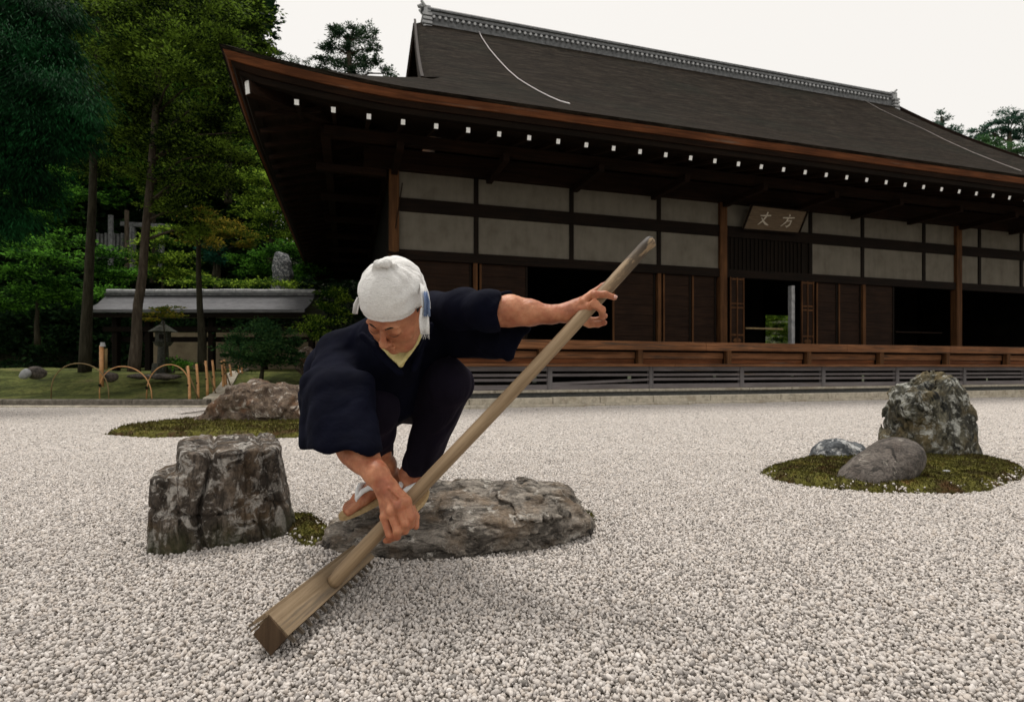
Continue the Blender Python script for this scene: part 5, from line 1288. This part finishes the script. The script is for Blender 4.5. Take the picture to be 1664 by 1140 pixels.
# dark water channel behind the first strip of lawn
# ---- roofed gateway and corridor
cor = empty('covered_corridor', tuple(A(350, 598, 15.5))); tag(cor, 'low covered corridor with a grey tiled roof crossing the back of the garden', 'corridor'); CI = -A(350, 598, 15.5)
XL, XR = A(178, 0, 15.5)[0], A(514, 0, 15.5)[0]; zr2 = A(0, 474, 15.5)[2]; ze = A(0, 503, 14.7)[2]
def cb(name, x0, x1, y0, y1, z0, z1, mat, ch=0): 
    m = MB(); (m.cbox(x0 + CI[0], x1 + CI[0], y0 + CI[1], y1 + CI[1], z0 + CI[2], z1 + CI[2], ch) if ch else m.box(x0 + CI[0], x1 + CI[0], y0 + CI[1], y1 + CI[1], z0 + CI[2], z1 + CI[2])); return m.build(name, mat, cor)
m = MB(); xx0, xx1 = XL + CI[0], XR + CI[0]
pr = [(14.62, ze), (15.05, ze + .20), (15.5, zr2 - .02), (15.95, ze + .20), (16.4, ze), (16.4, ze - .08), (15.5, zr2 - .14), (14.62, ze - .08)]
m.add([(xx0, y + CI[1], z + CI[2]) for y, z in pr] + [(xx1, y + CI[1], z + CI[2]) for y, z in pr], [(i, (i + 1) % 8, 8 + (i + 1) % 8, 8 + i) for i in range(8)] + [tuple(reversed(range(8))), tuple(range(8, 16))])
M['corr_roof'] = None; b = NB('grey_bark_roof'); n = b.noise(b.map((2, 20, 20)), 2, 6, .7); M['corr_roof'] = b.fin(b.ramp(n, [(.3, (.075, .075, .08)), (.7, (.21, .21, .22))]), .85, b.bump(n, .6, .02), .2)
rf = m.build('roof', M['corr_roof'], cor)
q = XL
while q < XR: 
    cb('ridge_tile', q, min(q + .44, XR), 15.36, 15.64, zr2 - .06, zr2 + .06 + r_.uniform(-.006, .006), M['tilepale'], .03); q += .45
cb('ridge_base', XL, XR, 15.3, 15.7, zr2 - .13, zr2 - .065, M['tile'])
cb('eave_beam', XL + .1, XR - .05, 14.7, 14.8, ze - .2, ze - .085, M['wood_postdark']); cb('tie_beam', XL + .1, XR - .1, 15.1, 15.2, ze - .55, ze - .42, M['wood_postdark'])
cb('lintel', XL + .1, XR - .1, 15.4, 15.5, ze - .82, ze - .68, M['wood_postdark'])
for px in (190, 243, 330, 345, 430, 507): X_ = A(px, 0, 15.3)[0]; cb('post', X_ - .075, X_ + .075, 15.2, 15.36, .2, ze - .1, M['wood_postdark'], .012)
q = XL + .15
while q < XR: cb('rafter', q, q + .05, 14.68, 15.4, ze - .14, ze - .09, M['wood_postdark']); q += .3
tw = MB(); a = A(243, 0, 18.5)[0]; c_ = A(560, 0, 18.5)[0]; tw.box(a, c_, 18.5, 18.8, 0, A(0, 540, 18.5)[2]); tag(tw.build('earth_wall', M['tanwall']), 'tan earthen wall seen through the posts of the covered corridor', 'wall')
# stone lantern
sl_ = empty('stone_lantern', tuple(A(265, 600, 13.2))); tag(sl_, 'weathered stone lantern standing in front of the tan wall', 'lantern'); LI = -A(265, 600, 13.2)
M['lant'] = rockmat('mossy_lantern_stone', (.085, .085, .07), (.03, .032, .025), (.17, .17, .15), (.07, .08, .045), 2)
def lb_(name, pxw, y0, y1, w2=None, n=6):
    c0_ = A(265, y0, 13.2) + LI; c1_ = A(265, y1, 13.2) + LI; k_ = 13.2 / F / 2; return MB().tube([c0_, c1_], [pxw * k_, (w2 or pxw) * k_], n).build(name, M['lant'], sl_)
lb_('base', 34, 606, 590, 30); lb_('shaft', 17, 590, 562, 15); lb_('platform', 20, 562, 555, 30); lb_('light_box', 22, 555, 539, 22, 6); lb_('cap', 42, 539, 528, 12); lb_('finial', 9, 528, 520, 3, 8)
c_ = A(269, 547, 13.2) + LI; m = MB(); m.box(c_[0] - .045, c_[0] + .045, c_[1] - .175, c_[1] - .15, c_[2] - .05, c_[2] + .05); m.build('window', M['black'], sl_)
# gravestones, torii-like frame and pale posts up on the slope
gs_ = [(149, 318, 385, 24, .11, 'tall pale stone post on the slope left of the dark trunk', 'wood_hill'), (180, 350, 392, 25, .11, 'slim pale stone pillar in the graveyard on the slope', 'rock_smooth'),
       (206, 342, 398, 25, .09, 'slim dark post beside the graveyard frame', 'bark')]
for k, (px, ya, yb, Y, r0, lab, mt) in enumerate(gs_):
    tag(MB().tube([A(px, yb + 60, Y), A(px, ya, Y)], r0, 8).build('stone_post', M[mt] if mt != 'rock_smooth' else M['tile']), lab, 'post')
fr = empty('stone_gate', tuple(A(235, 400, 26))); tag(fr, 'pale stone gate frame with a cross bar up on the slope', 'stone gate'); FI = -A(235, 400, 26)
for px in (216, 262): MB().tube([A(px, 440, 26) + FI, A(px, 364, 26) + FI], .13, 6).build('pillar', M['tile'], fr)
m = MB(); m.beam(A(198, 364, 26) + FI, A(276, 369, 26) + FI, .24, .2); m.build('cross_bar', M['tile'], fr)
fe = empty('grave_fence', tuple(A(180, 400, 25.5))); tag(fe, 'row of short pale stone palings in the graveyard on the slope', 'fence'); FI = -A(180, 400, 25.5)
for i in range(9): a = A(160 + i * 6.5, 0, 25.5); m = MB(); m.cbox(a[0] - .06 + FI[0], a[0] + .06 + FI[0], -.06, .06, A(0, 420, 25.5)[2] + FI[2], A(0, 379 + (i % 2), 25.5)[2] + FI[2], .02); m.build('paling', M['tile'], fe)
c_ = A(458, 452, 21); V, Q = snet(lambda P: sell(P - c_, (0, 0, 0), (.36, .3, .95), 3) + .10 * fbm(P * 2.2, 4), c_ - 1.3, c_ + 1.3, .06); tag(obj('upright_boulder', V, Q, M['rock_blue']), 'tall grey standing stone among the green shrubs near the roof corner', 'stone')

# ------------------------------------------------------------------ planting
LM = {'ced': leafmat('cedar_needles', (.003, .017, .006), (.013, .080, .022), .2),
      'fir': leafmat('dark_branch_leaves', (.004, .014, .004), (.19, .30, .035), .3),
      'lime': leafmat('light_green_leaves', (.02, .06, .008), (.36, .52, .06), .45),
      'mid': leafmat('mid_green_leaves', (.008, .035, .006), (.14, .36, .04), .4),
      'yel': leafmat('yellowing_leaves', (.06, .10, .012), (.36, .27, .035), .4),
      'blue': leafmat('blue_green_leaves', (.010, .055, .035), (.03, .12, .07), .3),
      'bush': leafmat('clipped_bush_leaves', (.016, .050, .018), (.06, .125, .035), .3),
      'far': leafmat('far_tree_leaves', (.035, .08, .055), (.10, .19, .13), .3),  # lightened blue-green, distance haze mixed into the leaf colour
      'farl': leafmat('far_light_tree_leaves', (.05, .12, .045), (.10, .20, .07), .3),
      'pine': leafmat('far_pine_needles', (.025, .055, .030), (.09, .15, .08), .25)}
def leaves(C, D, L, Wd):
    """C centres, D unit directions, L lengths, Wd widths -> folded leaf blades"""
    n = len(C); r = np.random.RandomState(n % 9973)
    up = r.normal(0, 1, (n, 3)) + np.array([0, 0, 1.2]); S_ = np.cross(D, up); S_ /= np.linalg.norm(S_, axis=1)[:, None] + 1e-9; N_ = np.cross(S_, D)
    a = C - D * L[:, None] * .5; b_ = C + S_ * Wd[:, None] * .5 + N_ * Wd[:, None] * .15; c_ = C + D * L[:, None] * .5; d = C - S_ * Wd[:, None] * .5 + N_ * Wd[:, None] * .15
    V = np.stack([a, b_, c_, d], 1).reshape(-1, 3); i = np.arange(n)[:, None] * 4
    return V, np.concatenate([i + np.array([[0, 1, 2, 3]])], 0)
def pad_pts(r, c, rx, ry, rz, n, sub=10, flat=.45):
    """a bough: small twiggy clusters spread through a flattened, ragged volume"""
    k = max(4, int(n ** .5 * .55)); u = r.normal(0, 1, (k, 3)); u /= np.linalg.norm(u, axis=1)[:, None]; u[:, 2] = np.where(r.rand(k) < .7, np.abs(u[:, 2]), u[:, 2])
    cc = c + u * np.array([rx, ry, rz]) * (r.rand(k, 1) ** .45) * (1 + .25 * r.normal(0, 1, (k, 1)))
    cs = min(rx, .9) * (.13 + .14 * r.rand(k, 1)) * (1 + .4 * (k < 12)); idx = r.randint(0, k, n)
    o = r.normal(0, 1, (n, 3)) * np.array([1, 1, flat]) * cs[idx]; P = cc[idx] + o
    D = o + .6 * u[idx] * cs[idx] + r.normal(0, .4, (n, 3)) * cs[idx]; D /= np.linalg.norm(D, axis=1)[:, None] + 1e-9
    return P, D
def crown(name, pads, mat, parent, ls, asp=.5, droop=0.0, dens=1.0, seed=1, flat=.45):
    r = np.random.RandomState(seed); Cs, Ds = [], []
    for (px, py, Y, rx, ry) in pads:
        k = Y / F; c = A(px, py, Y); a = rx * k; h_ = ry * k; n = int(dens * DM * 3.6 * a * h_ * 3.14 / (ls * ls * asp) )
        P, D = pad_pts(r, c, a, a * .8, h_, max(n, 20), flat=flat); Cs.append(P); Ds.append(D)
    Cc = np.concatenate(Cs); Dd = np.concatenate(Ds)
    if droop: Dd = Dd * np.array([.6, .6, .4]) + np.array([0, 0, -droop]); Dd /= np.linalg.norm(Dd, axis=1)[:, None]
    L_ = ls * r.uniform(.6, 1.3, len(Cc)); V, Q = leaves(Cc, Dd, L_, L_ * asp * r.uniform(.7, 1.2, len(Cc)))
    if parent is not None: V = V - np.array(parent.location)
    o = link(name, mesh_np(name, V, Q, smooth=False), LM[mat], parent); return o
DM = 2.2
def tree(name, label, cat, basep, trunk, r0, pads, mat, ls, asp=.5, droop=0, dens=1, seed=1, bark='bark', group=None, flat=.45, limbs=True, r1=None):
    """trunk: list of (px,py,Y)"""
    b0 = A(*basep); e = empty(name, tuple(b0)); tag(e, label, cat, group)
    T = [A(*t) for t in trunk]; m = MB()
    if len(T) > 1:
        rr = np.linspace(r0, r1 if r1 else r0 * .45, len(T)); rr[0] *= 1.25
        TT = []; RR_ = []
        for i in range(len(T) - 1):
            for t in np.linspace(0, 1, 5)[:-1]:
                TT.append(T[i] * (1 - t) + T[i + 1] * t + np.array([.3, .3, 0]) * r0 * vnoise(np.array([[i + t, seed, .5]]) * 1.7)[0]); RR_.append(rr[i] * (1 - t) + rr[i + 1] * t)
        TT.append(T[-1]); RR_.append(rr[-1]); m.tube([p - b0 for p in TT], RR_, 12); m.build('trunk', M[bark], e, True)
        if limbs:
            lm = MB()
            for i, (px, py, Y, rx, ry) in enumerate(pads):
                c = A(px, py, Y); zt = c[2] - .25 * np.linalg.norm(c[:2] - T[-1][:2]); j = int(np.argmin([abs(p[2] - zt) for p in TT])); s_ = TT[j]
                if np.linalg.norm(c - s_) < 6: mid = (s_ + c) / 2 + np.array([0, 0, .12 * np.linalg.norm(c - s_)]); lm.tube([s_ - b0, mid - b0, c - b0], [RR_[j] * .42, RR_[j] * .28, RR_[j] * .12], 6)
            if lm.V: lm.build('limb', M[bark], e, True)['kind'] = 'stuff'
    crown('crown', pads, mat, e, ls, asp, droop, dens, seed, flat); return e
G_ = 'trees around the left garden'
tree('cedar_tree', 'big cedar with hanging dark green boughs at the far left', 'tree', (-70, 598, 9.6), [(-70, 606, 9.6), (-66, 400, 9.6), (-62, 100, 9.7), (-60, -150, 9.8)], .20,
     [(-30, 20, 9.2, 75, 45), (60, 40, 9.0, 60, 40), (20, 110, 8.8, 85, 50), (95, 95, 9.0, 30, 40), (70, 170, 8.8, 75, 45), (118, 205, 8.8, 38, 35), (10, 210, 8.6, 70, 50), (90, 240, 8.8, 52, 32), (20, 290, 8.7, 62, 42), (60, 310, 8.9, 32, 30), (-10, 360, 8.8, 52, 40), (-60, 250, 9, 70, 90), (-60, 120, 9, 60, 90), (-80, 400, 9, 50, 60), (150, 215, 8.8, 14, 14)], 'ced', .095, .13, .75, 2.3, 3, 'bark2', G_, .7)
tree('dark_tree', 'tall dark trunked tree second from the left with shaded crown', 'tree', (143, 598, 13), [(138, 606, 13), (146, 450, 13), (152, 300, 13), (158, 120, 13), (160, -60, 13)], .11,
     [(150, 30, 13.3, 90, 40), (120, 90, 13.5, 60, 45), (180, 130, 13.4, 75, 35), (140, 190, 13.6, 60, 35), (200, 230, 13.5, 60, 30), (165, 280, 13.5, 45, 28), (215, 10, 13.4, 70, 40), (100, 20, 13.4, 40, 60)], 'fir', .085, .42, 0, 1.1, 5, 'bark2', G_)
tree('branching_tree', 'grey trunked tree with broad layered boughs with highlights painted into the leaves beside the roof corner', 'tree', (220, 598, 12), [(219, 604, 12), (224, 520, 12), (232, 420, 12), (244, 300, 12), (255, 150, 12), (262, -20, 12), (265, -180, 12)], .105,
     [(190, 25, 11.8, 60, 28), (260, 30, 11.6, 75, 30), (330, 15, 11.8, 60, 26), (180, 75, 11.4, 45, 20), (235, 85, 11.3, 60, 22), (300, 80, 11.4, 65, 24), (365, 70, 11.8, 40, 20), (285, 125, 11.2, 65, 20), (345, 135, 11.4, 42, 18), (375, 165, 11.6, 30, 16), (200, 140, 11.8, 50, 24), (250, 180, 12.2, 70, 30), (330, 195, 11.8, 60, 26), (395, 215, 11.8, 28, 18), (285, 240, 11.8, 55, 22), (350, 250, 11.6, 55, 20), (400, 265, 12.0, 26, 16), (240, 290, 12.1, 40, 22), (310, 295, 11.7, 60, 20), (355, 300, 11.8, 45, 18), (300, 345, 11.9, 45, 24), (325, 380, 12, 24, 22), (265, 340, 12.2, 28, 18), (340, 225, 12.6, 80, 60), (260, 240, 12.8, 80, 70)], 'fir', .072, .45, 0, 1.25, 8, 'bark', G_)
tree('slim_tree', 'slim dark stemmed tree in front of the covered corridor with a thin crown', 'tree', (327, 598, 13.4), [(328, 604, 13.4), (325, 500, 13.4), (324, 420, 13.4), (322, 360, 13.4)], .085,
     [(322, 352, 13.4, 26, 16), (310, 385, 13.3, 22, 12), (345, 395, 13.3, 20, 10)], 'yel', .075, .5, 0, .8, 9, 'bark2', G_)
tree('yellowing_maple', 'maple with yellow orange leaves on the slope above the corridor roof', 'tree', (352, 470, 19), [(352, 480, 19), (354, 430, 19), (358, 395, 19)], .10,
     [(352, 365, 19, 34, 12), (375, 385, 19, 36, 12), (335, 385, 19, 24, 12), (395, 400, 19, 22, 9)], 'yel', .085, .55, 0, 1.3, 10, 'bark2', G_, .25)
tree('maple_sapling', 'young maple with yellow green leaves in front of the stone lantern', 'tree', (270, 598, 12.9), [(270, 606, 12.9), (268, 560, 12.9), (266, 520, 12.9)], .03,
     [(272, 505, 12.9, 24, 7), (285, 514, 12.8, 22, 5), (240, 520, 12.8, 18, 5), (255, 512, 12.9, 14, 5), (232, 512, 12.9, 12, 5)], 'yel', .07, .5, 0, 1.1, 11, 'bark2', G_, .2, r1=.01)
hz_ = [('lime', 'round light green tree on the slope left of the roof corner', [(425, 290, 24, 40, 14), (450, 318, 24, 45, 13), (420, 335, 24, 45, 12), (465, 345, 24, 40, 12), (435, 362, 24, 48, 12), (480, 372, 24, 36, 12), (450, 388, 24, 46, 12), (410, 300, 25, 40, 60)], (440, 430, 24), (440, 330, 24)),
       ('mid', 'mid green tree low on the slope under the light green one', [(480, 410, 22, 34, 14), (440, 415, 22, 40, 13), (500, 440, 21.5, 30, 16), (420, 440, 22, 34, 14), (470, 445, 22.5, 46, 14), (395, 425, 22.5, 28, 14)], (455, 480, 22), (455, 430, 22)),
       ('lime', 'pale green bushy tree behind the grey trunk and above the corridor', [(265, 395, 20, 36, 14), (245, 420, 20, 40, 14), (285, 425, 20, 38, 14), (255, 445, 20, 44, 13), (300, 450, 20, 36, 13), (275, 375, 21, 22, 10)], (265, 480, 20), (265, 420, 20)),
       ('mid', 'dark green bushy tree between the two dark trunks', [(185, 420, 19, 36, 16), (170, 445, 19, 38, 16), (200, 450, 19, 34, 16), (180, 480, 18.5, 44, 16)], (180, 500, 19), (180, 450, 19)),
       ('blue', 'small blue green round shrub on the slope', [(347, 408, 18.6, 20, 14), (350, 425, 18.6, 18, 12)], (348, 450, 18.6), (348, 425, 18.6)),
       ('lime', 'clipped light green hedge mound just above the corridor ridge', [(300, 462, 17.5, 26, 8), (340, 460, 17.5, 26, 8), (380, 463, 17.5, 28, 7), (425, 460, 17.5, 26, 8), (460, 464, 17.5, 24, 7)], (380, 490, 17.5), (380, 470, 17.5)),
       ('mid', 'bright green bush at the left edge above the lawn', [(30, 400, 14.5, 50, 18), (80, 425, 14.2, 50, 18), (20, 445, 14.2, 55, 20), (95, 460, 14, 40, 18), (50, 480, 14, 55, 18), (115, 395, 15, 34, 16), (120, 490, 14.6, 26, 14), (10, 500, 14.3, 40, 16)], (60, 560, 14.3), (60, 460, 14.3)),
       ('fir', 'grey green tree reaching above the roof corner behind the others', [(360, 20, 22, 60, 26), (405, 45, 22, 34, 18), (420, 12, 22, 26, 14), (385, 75, 22.5, 44, 20), (425, 75, 22.5, 20, 12), (350, 110, 23, 60, 30), (410, 105, 23, 30, 14), (330, 60, 23, 60, 40), (437, 36, 22, 10, 6), (436, 90, 22.5, 16, 8)], (370, 330, 22), (375, 80, 22)),
       ('mid', 'dark green tree filling the gap behind the layered boughs', [(200, 300, 26, 90, 60), (300, 200, 27, 90, 90), (380, 230, 27, 60, 60), (100, 330, 24, 70, 60), (420, 240, 28, 30, 40), (230, 120, 28, 110, 90), (120, 180, 27, 90, 110)], (250, 460, 27), (250, 260, 27))]
for k, (mt, lab, pads, bp, tp) in enumerate(hz_):
    Yb = bp[2]; ls = .055 + .0027 * Yb if k != 8 else .16
    tree('hillside_tree' if k not in (4, 5, 6) else 'shrub', lab, 'tree' if k not in (4, 5, 6) else 'shrub', bp, [bp, ((bp[0] + tp[0]) / 2, (bp[1] + tp[1]) / 2, Yb), tp], .12 if k in (0, 7, 8) else .06, pads, mt, ls, .5, 0, 1.15, 30 + k, 'bark2', 'trees and shrubs on the slope', .3, limbs=k in (0, 7))
tree('clipped_bush', 'round dark green bush beside the bamboo stakes', 'bush', (425, 612, 10.9), [(425, 616, 10.9), (427, 590, 10.9), (430, 565, 10.9)], .035,
     [(395, 560, 10.8, 32, 16), (430, 545, 10.8, 40, 16), (465, 560, 10.8, 26, 18), (410, 585, 10.7, 42, 16), (455, 590, 10.7, 32, 14), (380, 580, 10.8, 20, 14), (430, 570, 10.5, 44, 22), (425, 528, 11, 24, 8), (478, 580, 10.9, 14, 18)], 'bush', .062, .48, 0, 1.2, 51, 'bark2', 'shrubs in the left garden', .4)
tree('light_bush', 'small light green bush behind the man on the garden side of the hall', 'bush', (530, 590, 12.6), [(530, 600, 12.6), (532, 560, 12.6), (534, 520, 12.6)], .03,
     [(540, 480, 12.4, 24, 12), (530, 500, 12.4, 28, 12), (550, 510, 12.4, 24, 12), (525, 525, 12.4, 30, 12), (515, 550, 12.4, 22, 14), (500, 535, 12.4, 20, 10), (560, 490, 12.5, 20, 16)], 'lime', .065, .5, 0, 1.0, 52, 'bark2', 'shrubs in the left garden', .4)
tree('low_shrub', 'low dark green shrub between the lantern and the first stakes', 'bush', (292, 598, 12.9), [(292, 602, 12.9), (292, 590, 12.9)], .02,
     [(285, 590, 12.8, 16, 8), (300, 592, 12.8, 16, 7)], 'mid', .06, .5, 0, 1.1, 53, 'bark2', 'shrubs in the left garden', .4, limbs=False)
# behind the roof
tree('pine_tree', 'rounded pine standing clear against the sky behind the roof', 'tree', (575, 330, 34), [(575, 330, 34), (572, 200, 34), (568, 110, 34), (566, 70, 34)], .28,
     [(560, 60, 34, 26, 10), (590, 62, 34, 20, 9), (535, 78, 34, 20, 9), (606, 80, 34, 14, 9), (570, 84, 34, 22, 9), (525, 98, 34, 16, 8), (552, 104, 34, 22, 8), (590, 102, 34, 22, 9), (612, 104, 34, 12, 8), (520, 112, 34, 16, 6), (575, 118, 34, 40, 8), (630, 120, 34, 18, 6), (545, 50, 34, 12, 7), (575, 48, 34, 14, 6), (600, 50, 34, 12, 6)], 'pine', .17, .35, 0, 1.5, 60, 'bark', 'trees beyond the hall', .5)
tree('sparse_tree', 'thin leafed treetop just above the eave left of the pine', 'tree', (480, 330, 30), [(480, 330, 30), (478, 180, 30), (476, 105, 30)], .12,
     [(455, 88, 30, 10, 5), (478, 100, 30, 16, 4), (492, 108, 30, 16, 4), (464, 106, 30, 14, 5), (450, 100, 30, 12, 8), (500, 100, 30, 8, 3)], 'pine', .11, .4, 0, .6, 61, 'bark', 'trees beyond the hall', .5)
tree('conifer_tree', 'pointed conifer top at the right end of the roof', 'tree', (1530, 400, 64), [(1530, 400, 64), (1531, 260, 64), (1530, 190, 64)], .3,
     [(1528, 186, 64, 7, 5), (1532, 196, 64, 13, 5), (1527, 206, 64, 14, 5), (1540, 214, 64, 20, 6), (1532, 224, 64, 24, 7), (1552, 222, 64, 14, 6), (1556, 210, 64, 8, 4)], 'far', .26, .4, 0, 1.0, 62, 'bark', 'trees beyond the hall', .5)
tree('broad_tree', 'broad dark tree on the far hill at the right edge', 'tree', (1640, 420, 58), [(1640, 420, 58), (1642, 280, 58), (1640, 215, 58)], .4,
     [(1600, 212, 58, 18, 8), (1622, 200, 58, 22, 9), (1650, 192, 58, 26, 8), (1680, 188, 58, 26, 10), (1590, 224, 58, 16, 7), (1632, 214, 58, 30, 8), (1665, 212, 58, 26, 10), (1580, 214, 58, 8, 5), (1635, 182, 58, 14, 4), (1655, 225, 58, 34, 10)], 'far', .24, .4, 0, 1.1, 63, 'bark', 'trees beyond the hall', .5)
tree('light_tree', 'light green rounded tree just above the lower right end of the roof', 'tree', (1610, 420, 52), [(1610, 420, 52), (1612, 300, 52), (1612, 250, 52)], .3,
     [(1600, 232, 52, 22, 9), (1625, 238, 52, 24, 9), (1590, 246, 52, 24, 9), (1650, 246, 52, 24, 8), (1615, 252, 52, 40, 10), (1675, 250, 52, 24, 10)], 'farl', .2, .45, 0, 1.15, 64, 'bark', 'trees beyond the hall', .5)
c_ = A(1262, 535, 40)
tree('garden_tree', 'sunlit green tree seen straight through the open doorway of the hall', 'tree', (1262, 590, 36), [(1262, 600, 36), (1262, 560, 36)], .1,
     [(1262, 512, 36, 30, 8), (1250, 520, 37, 40, 14), (1280, 545, 37, 40, 14), (1262, 520, 36, 26, 5), (1258, 538, 36, 26, 5), (1268, 552, 36, 24, 6), (1264, 530, 36.6, 20, 5), (1240, 530, 36, 20, 12), (1290, 535, 36, 20, 16)], 'lime', .11, .4, 0, 1.2, 65, 'bark', 'trees beyond the hall', .3, limbs=False)
# the wood on the slope: a mass nobody could count
r = np.random.RandomState(77)
def wood_mass(name, lab, n, Y0, Y1, xa, xb, hf, mt, lmin, lmax, per=80):
    X = []; 
    Y = r.uniform(Y0, Y1, n); X = r.uniform(xa, xb, n) * Y; Z = hill_z(X, Y) + r.rand(n) ** .8 * hf(X / Y, Y)
    Cs = []; Ds = []
    for x_, y_, z_ in zip(X, Y, Z):
        P_, D_ = pad_pts(r, np.array([x_, y_, z_]), .034 * y_, .03 * y_, .014 * y_, per, flat=.35); Cs.append(P_); Ds.append(D_)
    Cs = np.concatenate(Cs); Ds = np.concatenate(Ds); L_ = r.uniform(lmin, lmax, len(Cs)); V, Q = leaves(Cs, Ds, L_, L_ * .55)
    tag(obj(name, V, Q, LM[mt], None, False), lab, None, kind='stuff'); return len(Cs)
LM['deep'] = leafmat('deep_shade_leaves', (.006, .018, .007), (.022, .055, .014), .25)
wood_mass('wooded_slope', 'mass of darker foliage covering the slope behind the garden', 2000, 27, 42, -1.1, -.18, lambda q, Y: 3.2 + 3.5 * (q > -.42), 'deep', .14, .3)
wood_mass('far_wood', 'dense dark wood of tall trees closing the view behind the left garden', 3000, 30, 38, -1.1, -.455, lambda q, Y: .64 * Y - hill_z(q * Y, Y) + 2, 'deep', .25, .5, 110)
